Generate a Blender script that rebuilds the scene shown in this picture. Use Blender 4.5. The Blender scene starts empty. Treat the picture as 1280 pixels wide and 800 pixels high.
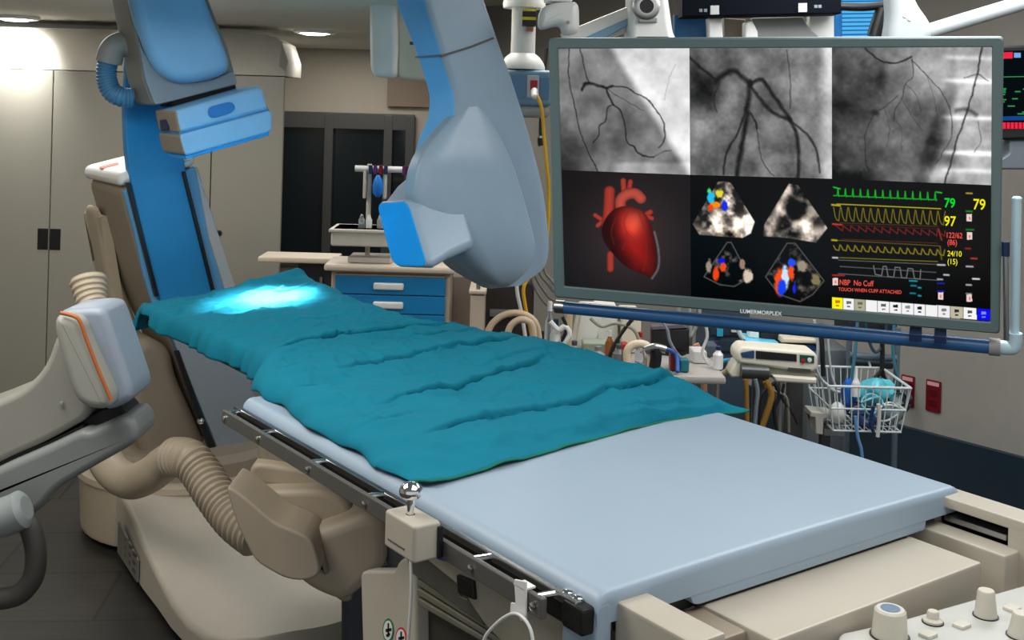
import bpy, bmesh, math, random
import numpy as np
from mathutils import Vector
random.seed(7)
C = bpy.context.scene.collection
# ------------------------------------------------------------------ camera model
F = 1430.0; RHO = math.radians(1.57); H = 1.85
CR, SR = math.cos(RHO), math.sin(RHO)
CAM = Vector((0, 0, H))
def ray(px, py):
    dx = px-640; dy = py-134
    return Vector(((dx*CR+dy*SR)/F, 1, -(-dx*SR+dy*CR)/F))
def P(px, py, d): return CAM + ray(px, py)*d
def PZ(px, py, z):
    r = ray(px, py); return CAM + r*((z-H)/r.z)
def PP(px, py, p, n):
    r = ray(px, py); return CAM + r*((Vector(p)-CAM).dot(n)/r.dot(n))
def proj(p):
    v = Vector(p)-CAM; x = v.x/v.y*F; y = -v.z/v.y*F
    return (640+x*CR-y*SR, 134+x*SR+y*CR)
# table frame: w across the table, l along it (away), z up
TH = math.radians(36.2)
W = Vector((math.cos(TH), math.sin(TH), 0)); L = Vector((-math.sin(TH), math.cos(TH), 0)); U = Vector((0, 0, 1))
_c = PZ(745, 740, 1.10); O = Vector((_c.x, _c.y, 0))
def T(w, l, z): return O + W*w + L*l + U*z
def TL(p): d = Vector(p)-O; return (d.dot(W), d.dot(L), p[2])
def PW(x, y, w): return PP(x, y, O+W*w, W)
def PL(x, y, l): return PP(x, y, O+L*l, L)

# ------------------------------------------------------------------ materials
def s2l(c): return c/12.92 if c <= 0.04045 else ((c+0.055)/1.055)**2.4
def rgb(r, g, b): return (s2l(r/255), s2l(g/255), s2l(b/255), 1)
_M = {}
def mat(name, col, rough=0.45, metal=0.0, var=0.06, scale=14, bump=0.0, bscale=60, spec=0.5, trans=0.0, coat=0.0):
    if name in _M: return _M[name]
    m = bpy.data.materials.new(name); m.use_nodes = True
    nt = m.node_tree; N = nt.nodes; K = nt.links
    b = N['Principled BSDF']
    c = rgb(*col)
    b.inputs['Roughness'].default_value = rough; b.inputs['Metallic'].default_value = metal
    b.inputs['Specular IOR Level'].default_value = spec
    b.inputs['Transmission Weight'].default_value = trans
    b.inputs['Coat Weight'].default_value = coat
    tc = N.new('ShaderNodeTexCoord')
    n = N.new('ShaderNodeTexNoise'); n.inputs['Scale'].default_value = scale; n.inputs['Detail'].default_value = 4
    K.new(tc.outputs['Object'], n.inputs['Vector'])
    mx = N.new('ShaderNodeMix'); mx.data_type = 'RGBA'
    mx.inputs['A'].default_value = tuple(x*(1-var) for x in c[:3])+(1,)
    mx.inputs['B'].default_value = tuple(min(1, x*(1+var)) for x in c[:3])+(1,)
    K.new(n.outputs['Fac'], mx.inputs['Factor']); K.new(mx.outputs['Result'], b.inputs['Base Color'])
    if bump:
        n2 = N.new('ShaderNodeTexNoise'); n2.inputs['Scale'].default_value = bscale; n2.inputs['Detail'].default_value = 5
        K.new(tc.outputs['Object'], n2.inputs['Vector'])
        bp = N.new('ShaderNodeBump'); bp.inputs['Strength'].default_value = bump; bp.inputs['Distance'].default_value = 0.01
        K.new(n2.outputs['Fac'], bp.inputs['Height']); K.new(bp.outputs['Normal'], b.inputs['Normal'])
    _M[name] = m; return m
def emit(name, col, s=1.0):
    if name in _M: return _M[name]
    m = bpy.data.materials.new(name); m.use_nodes = True
    N = m.node_tree.nodes; N.clear()
    e = N.new('ShaderNodeEmission'); o = N.new('ShaderNodeOutputMaterial')
    e.inputs['Color'].default_value = rgb(*col); e.inputs['Strength'].default_value = s
    m.node_tree.links.new(e.outputs[0], o.inputs[0]); _M[name] = m; return m

BEIGE = mat('beige_plastic', (186, 179, 164), 0.45)
BEIGE2 = mat('warm_beige_plastic', (182, 168, 146), 0.5)
TAUPE = mat('taupe_plastic', (150, 138, 120), 0.5)
WHITE = mat('white_plastic', (232, 232, 228), 0.35)
GREYP = mat('grey_plastic', (150, 152, 150), 0.45)
DGREY = mat('dark_grey_plastic', (72, 72, 70), 0.5)
BLACK = mat('black_plastic', (18, 18, 20), 0.4)
DARK = mat('dark_cavity', (12, 12, 14), 0.7)
STEEL = mat('brushed_steel', (170, 170, 168), 0.3, 1.0)
CHROME = mat('chrome', (235, 235, 235), 0.06, 1.0, 0.0)
GBLUE = mat('grey_blue_paint', (140, 162, 180), 0.4)
LBLUE = mat('light_blue_lit', (132, 190, 236), 0.4)
MBLUE = mat('mid_blue_lit', (60, 140, 195), 0.4)
SBLUE = mat('saturated_blue_paint', (0, 118, 186), 0.45)
VBLUE = mat('vivid_blue_lit', (0, 158, 242), 0.4)
MATT = mat('blue_grey_vinyl', (158, 177, 194), 0.42, bump=0.03, bscale=200, var=0.03, scale=6)
CLOTH = mat('teal_cotton', (12, 120, 144), 0.85, bump=0.12, bscale=300, var=0.1, scale=5, spec=0.2)
YELLOW = mat('yellow_rubber', (226, 172, 20), 0.5)
TAN = mat('tan_hose', (205, 180, 150), 0.5)
RED = mat('red_plastic', (170, 20, 24), 0.4)
DRED = mat('dark_red_plastic', (110, 8, 20), 0.4)
ORANGE = mat('orange_stripe', (178, 98, 44), 0.5)
RAILB = mat('blue_tube_paint', (48, 98, 150), 0.3, var=0.03)
BEZEL = mat('bezel_grey_green', (98, 118, 118), 0.4, var=0.02)
GLASSY = mat('clear_plastic', (225, 235, 240), 0.1, trans=0.85)
CYAN = mat('cyan_plastic', (60, 180, 220), 0.4)
NAVY = mat('navy_plastic', (20, 40, 80), 0.4)
MUST = mat('mustard_tube', (150, 110, 40), 0.5)
GREEN = mat('green_print', (40, 120, 80), 0.5)

# ------------------------------------------------------------------ mesh builder
ORG = {}
class MB:
    def __init__(s): s.v = []; s.f = []; s.m = []; s.mi = 0
    def add(s, vs, fs, mi=None):
        o = len(s.v); s.v += [Vector(x) for x in vs]
        for f in fs: s.f.append(tuple(i+o for i in f)); s.m.append(s.mi if mi is None else mi)
        return s
    def rings(s, rs, cap0=True, cap1=True, closed=True):
        n = len(rs[0]); vs = [p for r in rs for p in r]; fs = []
        for i in range(len(rs)-1):
            for j in range(n if closed else n-1):
                k = (j+1) % n
                fs.append((i*n+j, i*n+k, (i+1)*n+k, (i+1)*n+j))
        if cap0: fs.append(tuple(range(n-1, -1, -1)))
        if cap1: fs.append(tuple((len(rs)-1)*n+j for j in range(n)))
        return s.add(vs, fs)
    def prism(s, pts, o, ux, uy, un, t0, t1, r=0.01, seg=3, fil=0.0, both=True, dome=False):
        pts = fillet(pts, fil) if fil else [tuple(p) for p in pts]
        if area(pts) < 0: pts = pts[::-1]
        r = min(r, abs(t1-t0)*0.49); rs = []
        xs_ = [p[0] for p in pts]; ys_ = [p[1] for p in pts]; cx_, cy_ = (min(xs_)+max(xs_))/2, (min(ys_)+max(ys_))/2; hx, hy = (max(xs_)-min(xs_))/2, (max(ys_)-min(ys_))/2
        def ring(d, t):
            if dome: return [o+ux*(cx_+(a-cx_)*(1-d/hx))+uy*(cy_+(b-cy_)*(1-d/hy))+un*t for a, b in pts]
            return [o+ux*a+uy*b+un*t for a, b in inset(pts, d)]
        for k in range(seg+1):
            a = math.pi/2*k/seg
            rs.append(ring(r*(1-math.sin(a)), t0+(t1-t0)/abs(t1-t0)*r*(1-math.cos(a))))
        if both:
            for k in range(seg, -1, -1):
                a = math.pi/2*k/seg
                rs.append(ring(r*(1-math.sin(a)), t1-(t1-t0)/abs(t1-t0)*r*(1-math.cos(a))))
        else: rs.append(ring(0, t1))
        return s.rings(rs)
    # traced outline standing on a real plane, pushed back by its thickness
    def pl(s, px, l, t, r=0.01, fil=0.0, seg=3, dome=False):
        q = [TL(PL(x, y, l)) for x, y in px]
        return s.prism([(a[0], a[2]) for a in q], O, W, U, L, l, l+t, r, seg, fil, dome=dome)
    def pw(s, px, w, t, r=0.01, fil=0.0, seg=3, dome=False):
        q = [TL(PW(x, y, w)) for x, y in px]
        return s.prism([(a[1], a[2]) for a in q], O, L, U, W, w, w+t, r, seg, fil, dome=dome)
    def pd(s, px, d, t, r=0.01, fil=0.0, seg=3, dome=False):
        q = [P(x, y, d) for x, y in px]
        return s.prism([(a.x, a.z) for a in q], Vector((0, 0, 0)), Vector((1, 0, 0)), U, Vector((0, 1, 0)), d, d+t, r, seg, fil, dome=dome)
    def tb(s, w0, w1, l0, l1, z0, z1, r=0.006, fil=None, seg=2):    # rounded box in the table frame
        return s.prism([(w0, l0), (w1, l0), (w1, l1), (w0, l1)], O, W, L, U, z0, z1, r, seg, fil if fil is not None else r)
    def wb(s, x0, x1, y0, y1, z0, z1, r=0.006, seg=2, fil=None):     # rounded box in world axes
        return s.prism([(x0, y0), (x1, y0), (x1, y1), (x0, y1)], Vector((0, 0, 0)), Vector((1, 0, 0)), Vector((0, 1, 0)), U, z0, z1, r, seg, fil if fil is not None else r)
    def tube(s, pts, r, n=12, sub=6, cap=True, rib=0, ribamp=0.12, straight=False):
        pts = [Vector(p) for p in pts]
        if not straight and len(pts) > 2: path = catmull(pts, sub)
        else: path = pts
        m = len(path)
        rr = r if callable(r) else (lambda t: r)
        if rib:                                                       # corrugated hose: resample finely
            path = resample(path, rib*4); m = len(path)
        rs = []; up = None
        for i, p in enumerate(path):
            t = (path[min(i+1, m-1)]-path[max(i-1, 0)]).normalized()
            if up is None:
                up = t.orthogonal().normalized()
            up = (up-t*up.dot(t)).normalized(); sd = t.cross(up)
            q = rr(i/(m-1))
            if rib: q *= 1+ribamp*(1 if i % 4 in (1, 2) else -1)
            rs.append([p+(up*math.cos(2*math.pi*k/n)+sd*math.sin(2*math.pi*k/n))*q for k in range(n)])
        return s.rings(rs, cap, cap)
    def lathe(s, base, axis, prof, n=24):                             # prof: (height along axis, radius)
        axis = Vector(axis).normalized(); a = axis.orthogonal().normalized(); b = axis.cross(a)
        rs = [[Vector(base)+axis*h+(a*math.cos(2*math.pi*k/n)+b*math.sin(2*math.pi*k/n))*r for k in range(n)] for h, r in prof]
        return s.rings(rs)
    def loft4(s, secs, e=0.35, n=32, endround=0.0):
        # each section: four corners; e = share of the side given to the rounded corner
        def sq():
            out = []; k = n//4
            cs = [((1-e, 1-e), 0), ((-(1-e), 1-e), 90), ((-(1-e), -(1-e)), 180), ((1-e, -(1-e)), 270)]
            for (cx, cy), a0 in cs:
                for j in range(k):
                    a = math.radians(a0+90*j/(k-1)); out.append((cx+e*math.cos(a), cy+e*math.sin(a)))
            return out
        S = sq()
        def ring(q, sc=1.0):
            out = []
            for a, b in S:
                u = (a*sc+1)/2; v = (b*sc+1)/2
                out.append(q[0]*(1-u)*(1-v)+q[1]*u*(1-v)+q[2]*u*v+q[3]*(1-u)*v)
            return out
        return s.rings([ring(q) for q in secs])
    def build(s, name, mats, root=None, ang=35, flat=False, wn=True):
        me = bpy.data.meshes.new(name)
        org = ORG[root] if root is not None else (sum(s.v, Vector())/len(s.v))
        if root is None:
            org = Vector((org.x, org.y, min(v.z for v in s.v)))
        me.from_pydata([tuple(v-org) for v in s.v], [], s.f)
        if not isinstance(mats, (list, tuple)): mats = [mats]
        for m in mats: me.materials.append(m)
        for p, i in zip(me.polygons, s.m): p.material_index = i
        bm = bmesh.new(); bm.from_mesh(me); bmesh.ops.recalc_face_normals(bm, faces=bm.faces); bm.to_mesh(me); bm.free()
        if not flat:
            me.polygons.foreach_set('use_smooth', [True]*len(me.polygons)); me.set_sharp_from_angle(angle=math.radians(ang))
        ob = bpy.data.objects.new(name, me); C.objects.link(ob)
        if root is not None: ob.parent = root
        else: ob.location = org
        ORG[ob] = org
        if wn and not flat:
            m = ob.modifiers.new('weighted_normal', 'WEIGHTED_NORMAL'); m.keep_sharp = True; m.weight = 100
        return ob
def area(p): return sum(p[i][0]*p[(i+1) % len(p)][1]-p[(i+1) % len(p)][0]*p[i][1] for i in range(len(p)))/2
def fillet(p, r):
    out = []; n = len(p)
    for i in range(n):
        a, b, c = Vector(p[i-1]), Vector(p[i]), Vector(p[(i+1) % n])
        rr = r[i] if isinstance(r, (list, tuple)) else r
        d1 = min(rr, (a-b).length*0.48); d2 = min(rr, (c-b).length*0.48)
        if rr <= 0: out.append(tuple(b)); continue
        q0 = b+(a-b).normalized()*d1; q2 = b+(c-b).normalized()*d2
        for k in range(5):
            t = k/4; q = q0*(1-t)**2+b*2*t*(1-t)+q2*t*t; out.append(tuple(q))
    res = [out[0]]
    for q in out[1:]:
        if (Vector(q)-Vector(res[-1])).length > 1e-5: res.append(q)
    if (Vector(res[0])-Vector(res[-1])).length < 1e-5: res.pop()
    return res
def inset(p, d):
    if d == 0: return p
    n = len(p); out = []
    for i in range(n):
        a, b, c = Vector(p[i-1]), Vector(p[i]), Vector(p[(i+1) % n])
        e1 = (b-a).normalized(); e2 = (c-b).normalized()
        n1 = Vector((-e1.y, e1.x)); n2 = Vector((-e2.y, e2.x))
        k = max(0.35, 1+n1.dot(n2)); q = b+(n1+n2)*(d/k); out.append(q)
    for _ in range(60):                                   # collapse edges that flipped over in tight places
        bad = [i for i in range(n) if (out[(i+1) % n]-out[i]).dot(Vector(p[(i+1) % n])-Vector(p[i])) < -1e-12]
        if not bad: break
        for i in bad:
            j = (i+1) % n; m = (out[i]+out[j])/2; out[i] = m.copy(); out[j] = m.copy()
    return [tuple(q) for q in out]
def catmull(p, sub):
    out = []; n = len(p)
    for i in range(n-1):
        a, b, c, d = p[max(i-1, 0)], p[i], p[i+1], p[min(i+2, n-1)]
        for k in range(sub):
            t = k/sub
            out.append(0.5*((2*b)+(c-a)*t+(2*a-5*b+4*c-d)*t*t+(3*b-a-3*c+d)*t**3))
    out.append(p[-1]); return out
def resample(p, n):
    ls = [0]
    for i in range(1, len(p)): ls.append(ls[-1]+(p[i]-p[i-1]).length)
    out = []; j = 0
    for k in range(n+1):
        s = ls[-1]*k/n
        while j < len(p)-2 and ls[j+1] < s: j += 1
        t = (s-ls[j])/max(1e-9, ls[j+1]-ls[j]); out.append(p[j].lerp(p[j+1], min(1, t)))
    return out
def thing(name, label, cat, loc, group=None):
    o = bpy.data.objects.new(name, None); C.objects.link(o); o.location = loc; o.empty_display_size = 0.1
    ORG[o] = Vector(loc); o['label'] = label; o['category'] = cat
    if group: o['group'] = group
    return o
def tag(o, label, cat, group=None):
    o['label'] = label; o['category'] = cat
    if group: o['group'] = group
    return o
def struct(o): o['kind'] = 'structure'; return o
def text_mesh(mb, txt, size, org, ux, uy, mi=0, depth=0.0, bold=0.0):
    cu = bpy.data.curves.new('t', 'FONT'); cu.body = txt; cu.size = size; cu.extrude = depth; cu.offset = bold
    ob = bpy.data.objects.new('t', cu); C.objects.link(ob)
    dg = bpy.context.evaluated_depsgraph_get(); me = bpy.data.meshes.new_from_object(ob.evaluated_get(dg))
    n = ux.cross(uy)
    mb.add([org+ux*v.co.x+uy*v.co.y+n*v.co.z for v in me.vertices], [tuple(p.vertices) for p in me.polygons], mi)
    bpy.data.objects.remove(ob); bpy.data.curves.remove(cu); bpy.data.meshes.remove(me)

# ================================================================== THE ROOM
def floor_mat():
    m = bpy.data.materials.new('dark_plank_floor'); m.use_nodes = True
    nt = m.node_tree; N = nt.nodes; K = nt.links; b = N['Principled BSDF']
    tc = N.new('ShaderNodeTexCoord'); mp = N.new('ShaderNodeMapping'); mp.inputs['Rotation'].default_value = (0, 0, -0.1)
    br = N.new('ShaderNodeTexBrick'); br.inputs['Scale'].default_value = 1.0; br.inputs['Mortar Size'].default_value = 0.006
    br.inputs['Brick Width'].default_value = 0.95; br.inputs['Row Height'].default_value = 0.42
    br.inputs['Color1'].default_value = rgb(66, 64, 61); br.inputs['Color2'].default_value = rgb(58, 57, 55); br.inputs['Mortar'].default_value = rgb(30, 30, 30)
    K.new(tc.outputs['Object'], mp.inputs[0]); K.new(mp.outputs[0], br.inputs['Vector'])
    mp2 = N.new('ShaderNodeMapping'); mp2.inputs['Scale'].default_value = (1.5, 22, 1)
    no = N.new('ShaderNodeTexNoise'); no.inputs['Scale'].default_value = 3; no.inputs['Detail'].default_value = 8
    K.new(mp.outputs[0], mp2.inputs[0]); K.new(mp2.outputs[0], no.inputs['Vector'])
    mx = N.new('ShaderNodeMix'); mx.data_type = 'RGBA'; mx.blend_type = 'MULTIPLY'; mx.inputs['Factor'].default_value = 0.75
    cr = N.new('ShaderNodeValToRGB'); cr.color_ramp.elements[0].position = 0.3; cr.color_ramp.elements[0].color = (0.45, 0.45, 0.45, 1); cr.color_ramp.elements[1].position = 0.7
    K.new(no.outputs['Fac'], cr.inputs[0]); K.new(br.outputs['Color'], mx.inputs['A']); K.new(cr.outputs[0], mx.inputs['B'])
    K.new(mx.outputs['Result'], b.inputs['Base Color']); b.inputs['Roughness'].default_value = 0.38
    return m
WALL = mat('painted_wall', (168, 160, 146), 0.7, bump=0.02)
WALLD = mat('brown_wall_panel', (124, 110, 94), 0.7)
WALLR = mat('warm_grey_wall', (158, 155, 147), 0.7, bump=0.02)
CEIL = mat('ceiling_paint', (214, 211, 202), 0.8)
def quad(name, pts, m, thick=None):
    mb = MB(); pts = [Vector(p) for p in pts]
    if thick is None: mb.add(pts, [tuple(range(len(pts)))])
    else:
        q = [p+Vector(thick) for p in pts]; n = len(pts)
        mb.rings([pts, q])
    return struct(mb.build(name, m, flat=True))
RW0 = PZ(1205, 551, .25); RWD = (Vector((-.53, 9.2, 0))-Vector((RW0.x, RW0.y, 0))).normalized(); RWN = Vector((-RWD.y, RWD.x, 0))
def RW(px, py): return PP(px, py, RW0, RWN)
YB = 9.2
def rw(s, z): p = RW0+RWD*s; return Vector((p.x, p.y, z))
sc = (YB-RW0.y)/RWD.y
quad('floor', [(-3.6, -1.5, 0), (6.5, -1.5, 0), (6.5, YB+.1, 0), (-3.6, YB+.1, 0)], floor_mat(), (0, 0, -0.1))
quad('ceiling', [(-3.6, -1.5, 2.62), (6.5, -1.5, 2.62), (6.5, YB+.1, 2.62), (-3.6, YB+.1, 2.62)], CEIL, (0, 0, 0.1))
quad('wall_right', [rw(sc, 0), rw(-6.2, 0), rw(-6.2, 2.62), rw(sc, 2.62)], WALLR, (0.07, 0.07, 0))
quad('wall_left', [(-3.4, -1.5, 0), (-3.4, 6.5, 0), (-3.4, 6.5, 2.62), (-3.4, -1.5, 2.62)], WALL, (-0.1, 0, 0))
# dropped soffit over the cupboards and the control-room window
quad('trim_1', [(-3.4, 3.6, 2.28), (-0.35, 3.6, 2.28), (-0.35, YB, 2.28), (-3.4, YB, 2.28)], CEIL, (0, 0, 0.34))
# back wall: above, beside and below the control-room window
wl, wr_, wb_, wt = -1.93, -0.78, 0.55, 1.74
mb = MB()
mb.wb(-3.4, wl, YB, YB+.15, 0, 2.62, 0.001); mb.wb(wl, wr_, YB, YB+.15, wt+.0, 2.62, 0.001); mb.wb(wl, wr_, YB, YB+.15, 0, wb_, 0.001); mb.wb(wr_, 0.4, YB, YB+.15, 0, 2.62, 0.001)
struct(mb.build('wall_back', WALL))
mb = MB(); mb.wb(-1.0, -0.35, YB-.06, YB-.001, 1.83, 2.28, 0.004); struct(mb.build('trim_2', WALLD))
# window: frame, mullions, dark panes
WF = mat('window_frame_dark', (70, 70, 68), 0.4); mb = MB()
mb.wb(wl, wr_, YB-.05, YB+.06, wt-.1, wt+.03, 0.006); mb.wb(wl, wr_, YB-.05, YB+.06, wb_-.02, wb_+.06, 0.006)
for x in (wl+.03, -1.46, -0.985, wr_-.03): mb.wb(x-.035, x+.035, YB-.054, YB+.055, wb_-.01, wt+.02, 0.006)
win = struct(mb.build('window_1', WF))
mb = MB(); PANE = mat('dark_window_glass', (16, 26, 32), 0.08, coat=0.3)
for a, b in ((wl+.05, -1.49), (-1.43, -1.02), (-.95, wr_-.05)): mb.wb(a, b, YB+.01, YB+.03, wb_+.05, wt-.09, 0.002)
mb.build('window_pane', PANE, win)
# dark skirting on the right wall
mb = MB(); pts = [rw(sc, 0)+RWN*.001, rw(-6.2, 0)+RWN*.001]
BASE = mat('dark_teal_skirting', (36, 52, 62), 0.25)
mb.add([pts[0], pts[1], pts[1]+U*.25, pts[0]+U*.25, pts[0]+RWN*.02, pts[1]+RWN*.02, pts[1]+RWN*.02+U*.245, pts[0]+RWN*.02+U*.245],
       [(4, 5, 6, 7), (7, 6, 2, 3), (0, 4, 7, 3), (1, 2, 6, 5), (0, 1, 5, 4)])
struct(mb.build('baseboard_right', BASE, flat=True))

# ------------------------------------------------------------------ downlights in the soffit
LAMP = emit('lamp_glow', (255, 252, 244), 9)
def downlight(px, py, label):
    p = PZ(px, py, 2.28); t = thing('ceiling_downlight', label, 'ceiling light', (p.x, p.y, 2.28), 'downlights in the soffit')
    mb = MB(); mb.lathe((p.x, p.y, 2.2795), (0, 0, -1), [(0, .125), (.012, .125), (.02, .115), (.02, .095), (.004, .09)], 28); mb.build('trim_ring', WHITE, t)
    mb = MB(); mb.lathe((p.x, p.y, 2.272), (0, 0, -1), [(0, .09), (.012, .085), (.02, .06), (.023, .001)], 28); mb.build('lens', LAMP, t)
    return p
d1 = downlight(20, 20, 'round recessed downlight above the left cupboard door')
d2 = downlight(393, 38, 'round recessed downlight in front of the dark control-room window')

# ------------------------------------------------------------------ built-in cupboard
CAB = mat('cupboard_laminate', (150, 147, 136), 0.5, var=0.03, scale=3)
CD = 6.5
cab = thing('built_in_cupboard', 'tall grey built-in cupboard with recessed black pulls along the back wall', 'cupboard', (-2.3, CD+.2, 0))
def cx(px, py): return P(px, py, CD).x
zt = P(100, 89, CD).z; xr = cx(352, 250); z0 = 0.0
xs = [-3.395, cx(64, 200), cx(162, 200), cx(263, 230), xr]
mb = MB()
q = [(-3.39, 0), (xr, 0), (xr, zt+.02), (-3.39, zt+.02)]
mb.prism([(-3.39, CD+.03), (xr-.01, CD+.03), (xr-.55, YB-.02), (-3.39, YB-.02)], Vector((0, 0, 0)), Vector((1, 0, 0)), Vector((0, 1, 0)), U, 0.0, zt, 0.004)
mb.build('carcass', CAB, cab)
for i in range(4):
    a, b = xs[i]+.003, xs[i+1]-.003
    mb = MB(); mb.wb(a, b, CD, CD+.03, 0.08, zt, 0.003)
    d = mb.build('door', CAB, cab)
    if i < 2:
        x = cx(53.5 if i == 0 else 69, 299); zc = P(60, 299, CD).z
        mb = MB(); mb.wb(x-.023, x+.023, CD-.004, CD+.004, zc-.053, zc+.053, 0.003); mb.wb(x-.03, x+.03, CD-.002, CD+.004, zc-.06, zc+.06, 0.001)
        mb.build('pull_recess', BLACK, d)
    if i == 3:
        x = cx(274, 291); zc = P(274, 291, CD).z
        mb = MB(); mb.lathe((x, CD+.001, zc), (0, -1, 0), [(0, .016), (.01, .016), (.012, .012), (.012, .001)], 16); mb.build('lock', BLACK, d)
mb = MB()   # sloping fascia above the doors with a curved right end
za = zt+.005; zb = P(200, 31, CD).z-.03
prof = [(CD, za), (CD+.02, za+.07), (CD+.09, zb), (CD+.5, zb), (CD+.5, za)]
rs = []
for x, k in ((-3.39, 1), (cx(300, 60), 1), (cx(330, 60), .97), (cx(348, 70), .8), (cx(356, 90), .35)):
    rs.append([Vector((x, y, za+(z-za)*k)) for y, z in prof])
mb.rings(rs); mb.build('fascia', mat('fascia_paint', (176, 172, 160), 0.6), cab)

# ------------------------------------------------------------------ red wall outlets
def outlet(x0, x1, y0, y1, label):
    a = RW(x0, y1); b = RW(x1, y1); c = RW(x0, y0); t = thing('wall_outlet', label, 'outlet', RW((x0+x1)/2, y1)+RWN*.001, 'red emergency outlets on the right wall')
    ux = (b-a).normalized(); ux = RWD*(-1); w = (b-a).length; hh = (c-a).length
    o = a
    mb = MB(); mb.prism([(0, 0), (w, 0), (w, hh), (0, hh)], o, ux, U, RWN, 0.0005, .012, .004, 2, .006); mb.build('cover_plate', DRED, t)
    mb = MB()
    for k in (.28, .6): mb.prism([(w*.22, hh*(k-.11)), (w*.78, hh*(k-.11)), (w*.78, hh*(k+.11)), (w*.22, hh*(k+.11))], o, ux, U, RWN, .010, .0145, .002, 2, .012)
    mb.build('socket', mat('deep_red', (84, 4, 14), .4), t)
    mb = MB(); mb.prism([(w*.1, hh*.83), (w*.9, hh*.83), (w*.9, hh*.95), (w*.1, hh*.95)], o, ux, U, RWN, .010, .0135, .0005); mb.build('label_strip', mat('pink_label', (226, 170, 170), .5), t)
outlet(1158, 1176, 473, 512, 'dark red wall outlet alone on the bare right wall')
outlet(1127, 1143, 467, 506, 'dark red wall outlet half hidden behind the wire basket')

# ================================================================== PATIENT TABLE
tab = thing('patient_table', 'blue-grey topped catheterisation table filling the foreground, teal drape on it', 'table', T(.5, .7, 0))
# mattress / cover: sheet with a rounded left skirt and a front skirt
mb = MB()
def cover_ring(l, drop=0.0):
    pts = []
    zt_ = 1.10
    # from left bottom over the top to the right bottom
    pts.append((-.004, 1.066)); pts.append((-.004, 1.073))
    for k in range(6):
        a = math.pi-math.pi/2*k/5; pts.append((.022+.026*math.cos(a), 1.074+.026*math.sin(a)))
    for k in range(9): pts.append((.06+(.915-.06)*k/8, zt_+.004*math.sin(math.pi*k/8)))
    for k in range(6):
        a = math.pi/2-math.pi/2*k/5; pts.append((.949+.026*math.cos(a), 1.074+.026*math.sin(a)))
    pts.append((.975, 1.066))
    return [T(w, l, z-(drop if z > 1.05 else 0)) for w, z in pts]
def ring_off(l, dz): return [p+U*dz for p in cover_ring(l)]
rs = [cover_ring(-.009, .016), cover_ring(-.0085, .010), cover_ring(-.006, .004), cover_ring(-.002, .001)]+[cover_ring(l) for l in (0.006, .15, .35, .6, .9, 1.2, 1.36)]
mb.rings(rs, True, True)
r0 = rs[0]
mat_ = mb.build('mattress', MATT, tab)
mb = MB()   # front skirt with stepped ends, and the long drop at the near left corner
skl = [(.004, 1.08), (.02, 1.088), (.95, 1.088), (.97, 1.084), (.972, 1.078), (.887, 1.076), (.86, 1.07), (.852, 1.034), (.79, 1.034), (.22, 1.034), (.205, 1.038), (.2, 1.052), (.14, 1.056), (.12, 1.08), (.045, 1.086), (.03, 1.075), (.026, 1.06), (.026, .86), (.004, .86)]
mb.prism([(w, z-.002) for w, z in skl], O, W, U, L, -.0084, .012, .0015, 3, .006)
mb.build('front_skirt', MATT, tab)
mb = MB(); mb.prism([(-.007, 1.0), (-.004, 1.07), (.0, 1.084), (.026, 1.084), (.028, 1.0), (.026, .8), (-.007, .8)], O, W, U, L, -.0095, .075, .006, 3, .01)
mb.build('corner_skirt', MATT, tab)
# under frame, black side channel, head board
mb = MB(); mb.tb(.06, .93, .02, 1.36, 1.012, 1.066, .006); mb.build('frame', DGREY, tab)
mb = MB(); mb.tb(-.022, .012, .005, 1.37, 1.045, 1.072, .004); mb.tb(-.016, .004, .01, 1.37, 1.032, 1.05, .003); mb.tb(-.028, .014, -.002, .05, 1.035, 1.078, .006)
mb.build('side_channel', BLACK, tab)
mb = MB(); mb.tb(-.024, -.010, .02, 1.372, 1.068, 1.082, .003); mb.build('channel_trim', STEEL, tab)
mb = MB(); mb.tb(.21, .80, 1.30, 2.74, 1.03, 1.058, .012); mb.build('head_board', mat('carbon_black', (26, 26, 30), .35), tab)
mb = MB(); mb.prism([(.05, 1.33), (.92, 1.33), (.80, 1.62), (.21, 1.62)], O, W, L, U, 1.02, 1.06, .01, 3, .05); mb.build('neck_plate', mat('head_board_dark', (34, 34, 38), .4), tab)
RAIL = mat('rail_dark_anodised', (104, 102, 98), 0.35, 0.35)
mb = MB(); mb.tb(-.064, -.052, .055, 1.348, 1.05, 1.083, .003); mb.build('side_rail', RAIL, tab)
for l in (1.33, 1.13, .87, .62, .25, .075):
    mb = MB(); mb.tube([T(-.058, l, 1.079), T(-.012, l, 1.075)], .006, 10, straight=True); mb.lathe(T(-.066, l, 1.066), -W, [(-.001, .006), (.003, .006), (.004, .003), (.004, .0005)], 10)
    mb.build('rail_spacer', CHROME, tab)
for l in (.035, .06):
    mb = MB(); mb.lathe(T(-.006, l, 1.078), U, [(0, .011), (.004, .011), (.006, .008), (.006, .001)], 16); mb.build('rail_stud', CHROME, tab)
mb = MB(); mb.tb(.22, .80, -.004, .012, 1.025, 1.036, .001); mb.build('skirt_gap', DARK, tab)
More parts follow.
